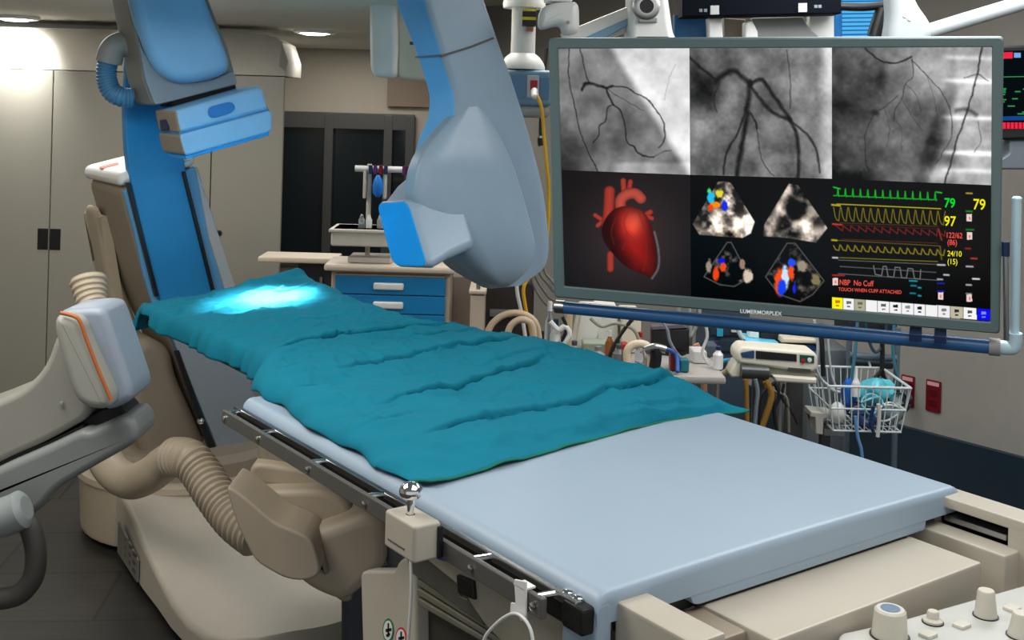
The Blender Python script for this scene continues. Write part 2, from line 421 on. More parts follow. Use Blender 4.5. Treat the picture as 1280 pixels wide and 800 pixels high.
# near-end electronics housing, arm rests, side tray
mb = MB(); mb.tb(.235, .815, -.156, .02, .955, 1.026, .006); mb.build('end_housing', BEIGE, tab)
mb = MB(); mb.tb(.037, .105, -.176, -.003, .90, 1.079, .006); mb.build('left_end_bracket', BEIGE, tab)
mb = MB(); mb.tb(.916, .985, -.21, .02, 1.065, 1.087, .004); mb.tb(.916, .985, -.21, -.145, .93, 1.07, .004); mb.build('right_end_bracket', BEIGE, tab)
mb = MB(); mb.tb(.965, .985, -.15, .03, .95, 1.07, .003); mb.tb(.918, .97, -.15, .03, 1.0, 1.02, .003); mb.build('tray_recess', DARK, tab)
mb = MB(); mb.tb(.93, .962, -.135, .0, 1.034, 1.046, .002); mb.build('slide_bar', STEEL, tab)
mb = MB(); mb.tb(.868, .928, -.17, .03, .93, 1.03, .006); mb.tb(.815, .87, -.19, .02, .93, .955, .004); mb.tb(.87, .916, -.2, -.165, .90, .95, .006); mb.build('tray_block', BEIGE, tab)
mb = MB(); mb.tb(.1, .24, -.10, .01, .93, 1.02, .006); mb.tb(.2, .82, -.165, .02, .93, .958, .003); mb.build('end_chassis', TAUPE, tab)
# near-left side: sloped cladding, cable carrier, foot panel
mb = MB(); mb.pw([(520, 668), (580, 706), (660, 742), (742, 782), (742, 860), (690, 860), (640, 818), (604, 780), (575, 735), (520, 690)], .02, .05, .006, .01); mb.build('side_cladding', mat('cladding_taupe', (166, 160, 145), .5), tab)
mb = MB(); mb.pw([(500, 655), (560, 690), (571, 720), (574, 745), (590, 752), (604, 782), (560, 750), (512, 715)], .028, .03, .003); mb.build('cable_duct', mat('duct_grey', (88, 86, 78), .5), tab)
mb = MB(); mb.pw([(570, 719), (590, 727), (592, 750), (572, 742)], .012, .02, .002); mb.build('connector_port', BLACK, tab)
mb = MB(); mb.pw([(545, 690), (561, 699), (561, 703), (546, 699)], .012, .02, .001); mb.build('blue_tag', mat('cobalt_print', (30, 40, 150), .5), tab)
GRN = mat('carrier_grey_green', (118, 116, 100), .45)
for k in range(5):
    mb = MB(); o = k*9
    mb.pw([(519, 697+o*1.35), (640, 783+o*.95), (760, 868+o*.6), (760, 873+o*.6), (640, 790+o*.95), (519, 706+o*1.35)], .035-.006*k*.0, .02, .003)
    mb.build('carrier_slat', GRN, tab)
mb = MB(); mb.pw([(519, 694), (640, 782), (760, 866), (760, 900), (519, 900)], .06, .02, .003); mb.build('carrier_backing', mat('carrier_dark', (58, 56, 48), .5), tab)
fp = MB(); fp.pw([(450, 716), (456, 713), (493, 713), (496, 704), (503, 697), (511, 697), (516, 703), (519, 720), (521, 900), (455, 900)], .03, .035, .008, .012); fpo = fp.build('foot_panel', BEIGE, tab)
def sticker(cxp, cyp, rx, ry, colm, name):
    c = PW(cxp, cyp, .0285); q = [TL(PW(cxp+rx*math.cos(a), cyp+ry*math.sin(a), .0285)) for a in [2*math.pi*k/24 for k in range(24)]]
    qi = [TL(PW(cxp+.8*rx*math.cos(a), cyp+.82*ry*math.sin(a), .0285)) for a in [2*math.pi*k/24 for k in range(24)]]
    mb = MB(); mb.prism([(a[1], a[2]) for a in q], O, L, U, W, .0285, .0305, .0004, 1)
    mb.mi = 1; mb.prism([(a[1], a[2]) for a in qi], O, L, U, W, .0278, .0290, .0003, 1)
    mb.mi = 2
    for pp in ([(-.12, -.6), (.15, -.6), (.15, .55), (-.12, .55)], [(-.45, -.12), (.55, -.2), (.55, .05), (-.45, .14)], [(-.4, .35), (.3, .2), (.35, .42), (-.3, .55)]):
        q = [TL(PW(cxp+rx*a, cyp+ry*b, .027)) for a, b in pp]; mb.prism([(a[1], a[2]) for a in q], O, L, U, W, .0272, .0283, .0002, 1)
    mb.build(name, [colm, WHITE, BLACK], fpo)
sticker(485, 788, 7, 15, GREEN, 'sticker'); sticker(501, 798, 7, 14, mat('crimson_print', (190, 40, 60), .5), 'sticker')
# pedestal
mb = MB(); mb.pd([(319, 505), (352, 520), (424, 560), (424, 604), (395, 610), (322, 606), (319, 560)], 3.3, .34, .03, .03, 4); mb.build('column', TAUPE, tab)
mb = MB(); mb.pd([(312, 584), (322, 578), (400, 590), (424, 592), (426, 616), (360, 612), (310, 604)], 3.26, .42, .015, .03); mb.build('column_collar', BEIGE2, tab)
mb = MB(); mb.pd([(330, 636), (360, 652), (386, 667), (420, 655), (461, 640), (481, 652), (483, 708), (450, 740), (428, 756), (392, 742), (336, 700)], 3.12, .32, .035, .03, 5); mb.build('swivel_housing', BEIGE2, tab)
mb = MB(); mb.pd([(281, 606), (298, 615), (316, 630), (345, 655), (367, 663), (390, 674), (402, 716), (388, 726), (360, 726), (319, 703), (296, 657)], 3.03, .17, .008, .03, 3); mb.build('swivel_shroud', BEIGE2, tab)
mb = MB(); mb.pd([(330, 640), (350, 646), (400, 676), (412, 720), (400, 720), (386, 680)], 3.1, .2, .012, .02); mb.build('shroud_seam', TAUPE, tab)
mb = MB(); mb.pd([(300, 622), (316, 614), (400, 612), (428, 622), (446, 648), (386, 674), (345, 664), (318, 645)], 3.2, .3, .02, .03, 4); mb.build('swivel_shoulder', BEIGE2, tab)
mb = MB(); mb.pd([(404, 700), (420, 690), (432, 716), (440, 752), (428, 754), (412, 742)], 3.17, .1, .01, .01); mb.build('shroud_lower_lip', TAUPE, tab)
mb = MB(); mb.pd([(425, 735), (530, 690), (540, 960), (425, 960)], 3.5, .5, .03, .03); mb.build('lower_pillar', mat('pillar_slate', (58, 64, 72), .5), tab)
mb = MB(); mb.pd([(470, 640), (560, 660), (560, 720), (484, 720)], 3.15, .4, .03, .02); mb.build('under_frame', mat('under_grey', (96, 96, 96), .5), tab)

# ------------------------------------------------------------------ rail clamp with chrome knob
cl = thing('rail_clamp', 'beige clamp with a chrome ball knob on the dark table rail', 'clamp', T(-.09, .39, 1.05))
mb = MB(); mb.prism([(-.122, .342), (-.066, .342), (-.066, .446), (-.122, .446)], O, W, L, U, 1.052, 1.118, .006, 3, .008); cb = mb.build('clamp_body', BEIGE, cl)
mb = MB(); mb.tb(-.1235, -.12, .372, .43, 1.068, 1.0705, .0008); mb.build('slot', DGREY, cb)
mb = MB(); mb.tb(-.075, -.0645, .336, .343, 1.055, 1.11, .002); mb.build('clamp_jaw', BLACK, cl)
mb = MB(); mb.lathe(T(-.095, .40, 1.115), U, [(0, .0085), (.003, .0085), (.003, .007), (.04, .007), (.04, .004)], 16); mb.build('knob_stem', CHROME, cl)
mb = MB(); mb.lathe(T(-.095, .40, 1.147), U, [(0, .006), (.001, .016), (.006, .0205), (.013, .0215), (.02, .0195), (.026, .013), (.0285, .006), (.029, .0006)], 28); mb.build('knob', CHROME, cl)

# ------------------------------------------------------------------ white hook with cable loop on the rail
hk = thing('cable_hook', 'white plastic hook over the table rail holding a loop of thin cable', 'hook', T(-.07, .14, 1.0))
mb = MB(); mb.pw([(642, 724), (657, 727), (657, 778), (650, 776), (648, 770), (637, 767), (638, 753), (644, 754)], -.069, .004, .0015, .003)
_h = [TL(PW(x, 725, -.067))[1] for x in (643, 657)]; mb.tb(-.069, -.046, min(_h), max(_h), 1.083, 1.087, .001); mb.build('hook', WHITE, hk)
mb = MB(); mb.tube([PW(x, y, -.075) for x, y in [(602, 830), (605, 800), (618, 782), (635, 769), (648, 768), (660, 780), (666, 800), (668, 840)]], .0028, 10); mb.build('cable_loop', WHITE, hk)
mb = MB(); tag((mb.tube([PW(x, y, -.02) for x, y in [(512, 690), (514, 720), (513, 760), (509, 820), (508, 880)]], .003, 8), mb.build('thin_cable', WHITE))[1], 'thin white cable hanging down in front of the beige foot panel', 'cable')

# ------------------------------------------------------------------ control panel with knobs
cp = thing('control_panel', 'cream control panel with round knobs at the near end of the table', 'control panel', T(.75, -.28, .9))
ZP = 1.0
mb = MB(); q = [TL(PZ(x, y, ZP)) for x, y in [(1050, 791), (1120, 776), (1290, 728), (1500, 800), (1330, 960), (1010, 900)]]
mb.prism([(a[0], a[1]) for a in q], O, W, L, U, .955, ZP, .006, 3, .01); mb.build('panel_body', mat('panel_white', (192, 193, 187), .4), cp)
KN = mat('knob_cream', (205, 200, 186), .4)
def knob(px, py, rpx, hpx, taper=.8, name='knob', cap=None, flare=0):
    p = PZ(px, py, ZP); d = p.y; r = rpx/F*d; h = hpx/F*d*1.05
    t = MB(); pr = [(0, r*1.04), (.001, r), (h*.75, r*taper), (h*.93, r*taper*.97), (h, r*taper*.85), (h, .0004)]
    if flare: pr = [(0, r), (h*.25, r), (h*.4, r*.62), (h*.85, r*.62), (h, r*.5), (h, .0004)]
    t.lathe(p, U, pr, 28); k = t.build(name, KN, cp)
    t = MB(); t.lathe(p, U, [(-.001, r*1.12), (.0015, r*1.12), (.0015, r*.9)], 24); t.build('knob_seat', BLACK, k)
    if cap:
        t = MB(); t.lathe(p+U*h, U, [(-.001, r*taper*.62), (.0008, r*taper*.6), (.001, .0004)], 24); t.build('knob_cap', cap, k)
knob(1112, 795, 22, 33, .9, cap=mat('slate_blue_cap', (96, 124, 150), .4))
knob(1232, 770, 14, 31, .78); knob(1166, 778, 12, 14, flare=1); knob(1276, 795, 16, 28, .7)
for x, y in ((1160, 795), (1202, 783), (1265, 762)):
    p = PZ(x, y, ZP); a = TL(p); mb = MB(); mb.tb(a[0]-.014, a[0]+.014, a[1]-.011, a[1]+.011, ZP-.002, ZP+.006, .003, .005); mb.build('button', KN, cp)

# ------------------------------------------------------------------ surgical drape
rows = [ # l, wl, z_hem_left, w_in, zl, zm, zr, wr, z_hem_right
 (0.565, .015, 1.106, .05, 1.108, 1.108, 1.108, 1.02, 1.106),
 (0.60, .012, 1.106, .06, 1.118, 1.118, 1.116, 1.02, 1.106),
 (0.66, .01, 1.106, .07, 1.132, 1.132, 1.134, 1.00, 1.112),
 (0.80, .008, 1.106, .08, 1.142, 1.147, 1.168, .995, 1.13),
 (1.05, .015, 1.106, .09, 1.146, 1.155, 1.182, .985, 1.12),
 (1.25, .035, 1.106, .11, 1.15, 1.158, 1.18, .98, 1.12),
 (1.40, .05, 1.10, .12, 1.155, 1.158, 1.176, .965, 1.12),
 (1.52, .085, 1.085, .15, 1.152, 1.158, 1.17, .945, 1.10),
 (1.64, .155, 1.06, .21, 1.14, 1.155, 1.166, .915, 1.09),
 (1.76, .185, 1.05, .225, 1.125, 1.152, 1.16, .89, 1.08),
 (2.00, .19, 1.046, .225, 1.115, 1.148, 1.158, .86, 1.06),
 (2.30, .188, 1.044, .225, 1.112, 1.146, 1.165, .845, 1.05),
 (2.55, .178, 1.045, .22, 1.11, 1.142, 1.19, .84, 1.05),
 (2.62, .176, 1.085, .215, 1.112, 1.138, 1.20, .84, 1.05),
 (2.70, .172, 1.088, .21, 1.112, 1.135, 1.195, .835, 1.05),
 (2.735, .172, 1.07, .21, 1.108, 1.13, 1.17, .83, 1.05),
 (2.76, .168, .985, .205, 1.10, 1.12, 1.15, .83, 1.04),
 (2.785, .172, .99, .21, 1.06, 1.08, 1.08, .83, 1.03),
 (2.79, .172, .985, .21, 1.01, 1.03, 1.03, .83, 1.02)]
RA = np.array(rows)
def row_at(l):
    return [np.interp(l, RA[:, 0], RA[:, k]) for k in range(1, 9)]
def cr_row(l):       # smooth along l
    a = np.array([row_at(l+d) for d in (-.03, -.015, 0, .015, .03)]) if .60 < l < 2.58 else np.array([row_at(l)])
    return a.mean(0)
creases = [ # (l at w=.1, l at w=.9, step, width, w start, w end)
 (1.715, 1.695, .013, .03, .19, .98), (1.30, 1.43, .011, .035, .20, .93), (.965, 1.185, .010, .03, .14, .84), (.735, .825, .013, .04, .12, 1.05),
 (1.55, 1.61, .006, .03, .55, .95), (2.36, 2.30, .005, .03, .3, .8), (2.05, 1.98, .005, .03, .25, .7), (1.08, 1.22, .005, .04, .5, .98), (.70, .70, .006, .03, .55, .95), (1.22, 1.17, .007, .03, .02, .22), (.86, .90, .006, .03, .02, .25), (2.50, 2.52, .006, .03, .2, .8)]
def hash2(i, j): return ((math.sin(i*127.1+j*311.7)*43758.5453) % 1.0)
def vnoise(x, y):
    i, j = math.floor(x), math.floor(y); a, b = x-i, y-j; a = a*a*(3-2*a); b = b*b*(3-2*b)
    return (hash2(i, j)*(1-a)+hash2(i+1, j)*a)*(1-b)+(hash2(i, j+1)*(1-a)+hash2(i+1, j+1)*a)*b
lv = np.concatenate([np.linspace(.565, .66, 10), np.linspace(.667, 2.70, 400), np.linspace(2.71, 2.79, 10)])
NW = 140
mb = MB(); rs = []
for l in lv:
    wl_, zhl, wi, zl, zm, zr, wr, zhr = cr_row(l)
    ring = []
    wob = .010*math.sin(l*17)+.006*math.sin(l*41+1)
    for j in range(NW+1):
        t = j/NW
        if t < .1:                                  # hanging left edge
            u = t/.1; a = u*math.pi/2
            w = wl_+(wi-wl_)*(1-math.cos(a)); z = zhl+(zl-zhl)*math.sin(a)
            w += wob*(1-u)*.6
            z += .0
        elif t > .92:
            u = (1-t)/.08; a = u*math.pi/2
            w = wr-(.07)*(1-math.cos(a)); z = zhr+(zr-.012-zhr)*math.sin(a)
        else:
            u = (t-.1)/.82; w = wi+(wr-.07-wi)*u
            z = zl*(1-u)**2+2*u*(1-u)*(2*zm-(zl+zr-.012)/2)+(zr-.012)*u*u
        env = min(1, t/.12)*min(1, (1-t)/.10)*min(1, (l-.56)/.08)
        sh = 0.0
        # fold creases: a sharp step with a soft overlap
        for la, lb, dep, wd, ws, we in creases:
            if w < ws or w > we: continue
            lc = la+(lb-la)*(w-.1)/.8+.007*math.sin(w*8+la*7)+.002*math.sin(w*31+la*3)
            f = (l-lc)/wd; fe = min(1, (w-ws)/.12)*min(1, (we-w)/.12); fe *= .8+.2*math.sin(w*6+la*11)
            g = 1/(1+math.exp(max(-60, min(60, -f*14))))
            z += 1.35*dep*fe*(1.25*g*math.exp(-max(f, 0)/1.6)-(1-g)*1.5*math.exp(min(f, 0)/.22)); sh += 1.9*dep*fe*g*math.exp(-max(f, 0)/.5)
        n = (vnoise(w*7+3, l*9)-.5)*.016+(vnoise(w*16+l*4, l*22)-.5)*.009+(vnoise(w*38, l*40+w*18)-.5)*.0045
        n += .004*max(0, 1-t/.25)*math.sin(l*58+w*24)*(0.5+vnoise(l*5, w*5))
        n += .0055*(1-abs(2*vnoise(w*7+l*5+9, l*8-w*6)-1))**9+.004*(1-abs(2*vnoise(w*15-l*6+2, l*10+w*11)-1))**10
        z += n*env*1.3
        z += .032*math.exp(-((l-2.67-.05*(w-.6))/.032)**2)*max(0, min(1, (w-.35)/.4))*min(1, (1-t)/.06)
        if t < .1: w += (.005*math.sin(l*58+1.5*math.sin(l*17))+.016*(vnoise(l*14, 3)-.5))*(1-t/.1)*(l > 1.5); z += .004*math.sin(l*33)*(1-t/.1)*(l < 1.5 and l > .7)
        ll = l-sh*env
        if l < .66:                                 # scalloped front hem, curling lip at the near left
            base = np.interp(w, [0, .04, .255, .565, .772, .972, 1.03], [.585, .545, .572, .622, .652, .645, .598])
            ll = l+(base-.565)*(0.66-l)/.095
            z += .006*max(0, math.sin(w*31+.5))*(1-(l-.565)/.095)*(1 if w < .35 else .5)
        ring.append(T(w, ll, z))
    rs.append(ring)
mb.rings(rs, False, False, closed=False)
dr = mb.build('surgical_drape', CLOTH, ang=80, wn=False)
tag(dr, 'crumpled teal surgical drape spread over the far half of the table', 'drape')
hm = MB(); hm.tube([p-L*.001 for p in rs[0][2:-2]], .0026, 6, straight=True); hmo = hm.build('hem', mat('green_hem_thread', (0, 120, 90), .8), dr)
so = dr.modifiers.new('thickness', 'SOLIDIFY'); so.thickness = .004; so.offset = -1


# ================================================================== FLOOR-STANDING C-ARM (far end of the table)
ca = thing('floor_c_arm', 'floor-standing x-ray C-arm with blue-lit slide column beyond the far end of the table', 'x-ray machine', T(.6, 3.5, 0))
mb = MB(); mb.pl([(150, 232), (246, 205), (268, 280), (292, 356), (318, 490), (338, 596), (285, 600), (222, 440), (186, 365), (166, 290)], 3.3, .47, .045, [.05, .05, 0.2, 0.2, 0.2, .05, .05, .2, .2, .2], 5); mb.build('column_housing', TAUPE, ca)
mb = MB(); mb.pl([(149, 235), (246, 207), (245, 191), (148, 216)], 3.285, .50, .03, .03, 4); capo = mb.build('column_cap', WHITE, ca)
p = PL(150, 214, 3.5); mb = MB(); _a = TL(PL(148, 216, 3.285)); _b = TL(PL(245, 191, 3.285)); _s = (_b[2]-_a[2])/(_b[0]-_a[0]); _u = (W+U*_s).normalized(); mb.prism([(-.05, -.03), (.02, -.04), (.04, .03), (-.04, .04)], T(_a[0]+.055, 3.56, _a[2]+.055*_s), _u, L, _u.cross(L), -.002, .0025, .001, 2, .01); mb.build('red_sticker', mat('sticker_red', (226, 110, 90), .5), capo)
# face and slide strip, blue light put into their colours; dark grooves
mb = MB(); mb.pl([(154, 238), (246, 208), (270, 290), (292, 356), (262, 372), (192, 384), (180, 345), (168, 290)], 3.288, .03, .01, .01); mb.build('column_face', mat('face_blue_lit', (96, 160, 206), .4), ca)
mb = MB(); mb.pl([(244, 209), (247, 208), (270, 282), (295, 358), (282, 364), (262, 300)], 3.28, .05, .006, .006); mb.build('column_edge_trim', mat('edge_grey', (178, 184, 186), .4), ca)
mb = MB(); mb.pl([(166, -60), (160, 60), (155, 150), (162, 229), (197, 370), (222, 440), (285, 594), (333, 594), (318, 490), (297, 420), (267, 363), (230, 214), (222, 100), (215, -60)], 3.27, .05, .008, [0, .3, .2, .2, .2, .2, .02, .02, .2, .2, .2, .2, .3, 0]); mb.build('arc_slide', mat('slide_blue_lit', (34, 134, 196), .38), ca)
mb = MB(); mb.pl([(203, 390), (288, 388), (297, 430), (318, 490), (334, 592), (285, 593), (222, 437)], 3.262, .02, .006, .01); mb.build('slide_lower_cover', mat('cover_steel_blue', (150, 162, 172), .4), ca)  # slide's greyer end, below the blue light put into its colour
for px in ([(159, 229), (163, 228), (199, 370), (195, 371)], [(228, 215), (232, 214), (269, 363), (265, 364)], [(220, 441), (224, 438), (253, 522), (285, 594), (276, 596), (250, 530)]):
    mb = MB(); mb.pl(px, 3.255, .03, .002); mb.build('groove', BLACK, ca)
for x, y, r in ((250, 526, .014), (282, 593, .022)):
    p = PL(x, y, 3.25); mb = MB(); mb.lathe(p, -L, [(0, r), (.012, r), (.018, r*.7), (.02, .001)], 16); mb.build('bolt', CHROME, ca)
# bulge on the far left of the column
mb = MB(); mb.pl([(120, 262), (128, 258), (150, 340), (180, 420), (200, 480), (170, 470), (140, 380)], 3.62, .2, .05, .04, 5); mb.build('side_bulge', BEIGE2, ca)
mb = MB(); mb.pl([(185, 420), (216, 436), (222, 470), (262, 560), (290, 600), (190, 600), (165, 520), (160, 440)], 3.34, .5, .05, .05, 5); mb.build('lower_housing', TAUPE, ca)
mb = MB(); mb.tb(.30, .86, 3.0, 3.9, 2.36, 2.56, .05, .1); mb.build('arc_bridge', GBLUE, ca)
# tube head arm over the table
mb = MB(); mb.pl([(146, -70), (160, 0), (167, 36), (175, 70), (179, 100), (192, 133), (216, 127), (298, 106), (285, 57), (272, 27), (258, -10), (240, -70)], 3.0, .2, .015, .02, 5); mb.build('head_arm', mat('arm_grey', (136, 136, 128), .45), ca)
mb = MB(); mb.pl([(150, -70), (166, 0), (174, 32), (186, 64), (197, 86), (214, 101), (235, 105), (262, 101), (284, 93), (292, 82), (284, 57), (271, 27), (257, -10), (238, -70)], 2.93, .1, .045, .04, 6); mb.build('arm_cover', LBLUE, ca)
mb = MB(); mb.pl([(172, 40), (178, 62), (192, 86), (212, 100), (240, 104), (266, 100), (292, 88), (297, 105), (216, 126), (194, 131), (182, 100), (176, 66)], 2.985, .03, .003, .01); mb.build('arm_lower_face', mat('arm_blue_grey', (128, 146, 160), .4), ca)
mb = MB(); mb.pl([(214, 124), (294, 104), (296, 112), (217, 134)], 3.02, .15, .004); mb.build('neck_gap', DARK, ca)
# detector: two stacked shells
def tilt_box(px, l, t, r, f): m = MB(); m.pl(px, l, t, r, f, 4); return m
def faced(m, name, mats, root):        # grey end face; blue light put into the front's colour
    o = m.build(name, mats, root)
    for p in o.data.polygons:
        p.material_index = 1 if p.normal.dot(W) < -0.55 else 0
    return o
dA = faced(tilt_box([(219, 139), (325, 108), (330, 112), (337, 137), (225, 167)], 2.85, .24, .02, .012), 'detector_upper_shell', [LBLUE, TAUPE], ca)
dB = faced(tilt_box([(224, 169), (338, 138), (341, 142), (341, 162), (336, 166), (234, 195), (230, 192)], 2.85, .24, .012, .012), 'detector_lower_shell', [LBLUE, TAUPE], ca)
mb = MB(); mb.pl([(224, 166), (336, 136), (337, 139), (225, 170)], 2.86, .22, .002); mb.build('detector_groove', MBLUE, ca)
mb = MB(); mb.pl([(232, 195), (336, 165), (337, 169), (233, 199)], 2.86, .2, .003); mb.build('detector_window', VBLUE, ca)
mb = MB(); mb.pl([(261, 134), (288, 127), (294, 131), (293, 138), (287, 142), (267, 148), (261, 145)], 2.842, .012, .003, .02); mb.build('button_pad', mat('button_blue', (30, 120, 200), .35), dA)
wd = TL(PL(222, 140, 2.85))[0]
mb = MB(); mb.pw([(199, 150), (207, 149), (209, 162), (201, 164)], wd-.004, .01, .002, .01); mb.build('button_pad', NAVY, dA)
# cable elbow and corrugated sleeve on the left of the arm
mb = MB(); mb.tube([P(172, 58, 4.5), P(154, 55, 4.48), P(141, 62, 4.46), P(136, 78, 4.46)], lambda t: .05, 18); mb.build('cable_elbow', GREYP, ca)
mb = MB(); mb.tube([P(136, 74, 4.46), P(133, 92, 4.46), P(138, 112, 4.46), P(150, 121, 4.46), P(166, 122, 4.48)], .038, 16, rib=18, ribamp=.05); mb.build('cable_sleeve', mat('sleeve_blue_lit', (70, 130, 172), .45), ca)  # blue light on the sleeve is part of its colour
# base on the floor
mb = MB()
def disc(r0, z, n=40, cw=.70, cl=3.52): return [T(cw+r0*math.cos(2*math.pi*k/n), cl+r0*.95*math.sin(2*math.pi*k/n), z) for k in range(n)]
mb.rings([disc(.455, 0.03), disc(.46, .05), disc(.47, .24), disc(.485, .262), disc(.482, .285), disc(.46, .292), disc(.44, .292)]); mb.build('base_platform', BEIGE2, ca)
mb = MB(); mb.rings([disc(.425, .285), disc(.425, .35), disc(.40, .38), disc(.36, .385)]); mb.build('turntable', TAUPE, ca)
mb = MB()   # long concave cover running out under the table
def base_ring(l, w0, w1, z, zb=0.03, r=.022):
    pts = [(w0+.02, zb), (w0, zb+.02)]
    for k in range(5):
        a = math.pi-math.pi/2*k/4; pts.append((w0+r+r*math.cos(a), z-r+r*math.sin(a)))
    for k in range(1, 10):
        t = k/10; pts.append((w0+r+(w1-w0-2*r)*t, z-.012*math.sin(math.pi*t)))
    for k in range(5):
        a = math.pi/2-math.pi/2*k/4; pts.append((w1-r+r*math.cos(a), z-r+r*math.sin(a)))
    pts += [(w1, zb+.02), (w1-.02, zb)]
    return [T(w, l, zz) for w, zz in pts]
mb.rings([base_ring(l, a, b, z) for l, a, b, z in ((3.3, .30, 1.0, .275), (3.15, .285, 1.0, .27), (3.0, .268, 1.0, .245), (2.8, .25, 1.0, .2), (2.6, .24, 1.0, .155), (2.45, .228, 1.0, .135), (2.3, .228, 1.0, .122), (2.2, .25, .99, .116), (2.14, .3, .96, .113), (2.10, .38, .9, .111), (2.085, .48, .82, .11))])
mb.build('base_cover', BEIGE, ca)
mb = MB(); mb.rings([base_ring(l, a, b, .05, 0.001, .012) for l, a, b in ((3.3, .33, 1.0), (2.6, .26, .98), (2.22, .27, .97), (2.12, .45, .85))]); mb.build('base_foot', mat('foot_dark', (50, 48, 46), .6), ca)
mb = MB(); q = [T(.262, 3.12, .2), T(.250, 2.85, .14), T(.250, 2.85, .06), T(.262, 3.12, .08)]
mb.rings([q, [x-W*.008 for x in q]]); spo = mb.build('side_label_plate', mat('label_grey', (120, 118, 110), .5), ca)
mb = MB()
for i in range(4):
    for j in range(3):
        a = T(.2515-.0012, 3.07-.055*i, .165-.03*j-.008*i); mb.prism([(0, 0), (.035, 0), (.035, .016), (0, .016)], a-W*.0035+W*.003*(3-i), L*-1, U, -W, 0.0, .004, .0005, 1)
mb.build('label_print', DGREY, spo)
# corrugated supply hose looping over the base
hs = MB(); hs.tube([P(128, 568, 4.25), P(142, 590, 4.2), P(165, 602, 4.1), P(190, 592, 4.0), P(208, 578, 3.95), P(222, 572, 3.9)], lambda t: .062, 20); hso = hs.build('supply_hose', BEIGE2, ca)
hs = MB(); hs.tube([P(216, 571, 3.92), P(236, 574, 3.85), P(252, 592, 3.8), P(266, 614, 3.74), P(282, 636, 3.68), P(298, 654, 3.62), P(322, 672, 3.56)], .062, 20, rib=22, ribamp=.07); hs.build('hose_corrugation', BEIGE2, ca)

# ================================================================== CEILING-HUNG C-ARM (right of the drape)
cb_ = thing('ceiling_c_arm', 'large grey-blue ceiling-hung C-arm with rounded nose hanging over the drape', 'x-ray machine', T(1.35, 2.35, 1.12))
secs = []
for e, c, r in [((478, -80), (512, -80), (584, -80)), ((484, -40), (522, -40), (596, -40)), ((492, 0), (530, 0), (608, 0)), ((506, 36), (540, 34), (618, 30)), ((520, 71), (551, 69), (628, 60)), ((530, 104), (561, 98), (641, 96)), ((534, 124), (566, 118), (649, 120)), ((531, 148), (567, 146), (659, 150)), ((519, 176), (567, 172), (672, 192)), ((512, 206), (567, 205), (684, 240)), ((513, 262), (567, 262), (690, 285)), ((545, 322), (578, 318), (689, 318)), ((575, 345), (598, 343), (680, 338)), ((603, 359), (613, 361), (652, 357))]:
    C0 = PL(*c, 2.2); R0 = PL(*r, 2.2); E0 = PW(*e, TL(C0)[0]); t = TL(E0)[1]-2.2
    secs.append([C0, R0, R0+L*t, E0])
def smooth_secs(s, k=4):
    out = []
    cols = [catmull([Vector(x[i]) for x in s], k) for i in range(4)]
    return [[c[j] for c in cols] for j in range(len(cols[0]))]
mb = MB(); mb.loft4(smooth_secs(secs), .24, 40)
arm = mb.build('arm', [GBLUE, mat('arm_edge_blue_lit', (98, 176, 232), .4)], cb_, 50)  # second colour holds the blue light falling on the left faces
for p in arm.data.polygons:
    c = p.center+ORG[cb_]
    if p.normal.dot(W) < -.62 and c.z > 1.62: p.material_index = 1
mb = MB(); mb.pl([(552, 69), (590, 57), (617, 46.5), (618, 48.5), (592, 59), (552, 71.5)], 2.192, .01, .001); mb.build('seam', DGREY, cb_)
mb = MB(); q = [PL(551, 68, 2.197), PW(519, 70.5, TL(PL(551, 69, 2.2))[0]-.004), PW(519, 72.5, TL(PL(551, 69, 2.2))[0]-.004), PL(551, 71, 2.197)]
mb.rings([q, [x+W*.006 for x in q]]); mb.build('seam', mat('seam_blue', (40, 84, 130), .5), cb_)
hsec = []
for lf, rt, l in (((580, 134), (602, 133), 2.197), ((566, 150), (614, 146), 2.185), ((548, 172), (629, 168), 2.17), ((533, 195), (645, 200), 2.15), ((525, 222), (655, 226), 2.14), ((526, 255), (664, 255), 2.13), ((548, 290), (673, 288), 2.12), ((578, 318), (677, 314), 2.12), ((598, 340), (668, 336), 2.13), ((612, 352), (652, 350), 2.15), ((622, 357), (642, 355), 2.17)):
    A0 = PL(*lf, l); B0 = PL(*rt, l); hsec.append([A0, B0, B0+L*(2.27-l), A0+L*(2.27-l)])
mb = MB(); mb.loft4(smooth_secs(hsec), .62, 56); mb.build('tube_housing', GBLUE, cb_, 60)
def wq(px, w): return [PW(x, y, w) for x, y in px]
a = wq([(470, 252), (510, 249), (537, 336), (492, 334)], .95); b = wq([(515, 213), (563, 215), (592, 312), (546, 320)], 1.16)
def lerpq(a, b, t): return [x.lerp(y, t) for x, y in zip(a, b)]
def ins(q, k):
    c = sum(q, Vector())/4; return [x.lerp(c, k) for x in q]
mb = MB(); mb.loft4([ins(a, .05), [x+W*.01 for x in ins(a, .012)], [x+W*.03 for x in a], lerpq(a, b, .5), lerpq(a, b, .97), b, [x+W*.012 for x in ins(b, .03)], [x+W*.03+L*.02 for x in ins(b, .12)]], .32, 40); mb.build('nose', GBLUE, cb_, 50)
mb = MB(); mb.loft4([[x-W*.006 for x in ins(a, .14)], [x-W*.004 for x in ins(a, .07)], [x+W*.012 for x in ins(a, .025)]], .32, 40); mb.build('nose_face', VBLUE, cb_, 50)
mb = MB(); mb.pl([(589, 306), (598, 312), (594, 322), (586, 316)], 2.14, .04, .004, .004); mb.build('latch', DGREY, cb_)

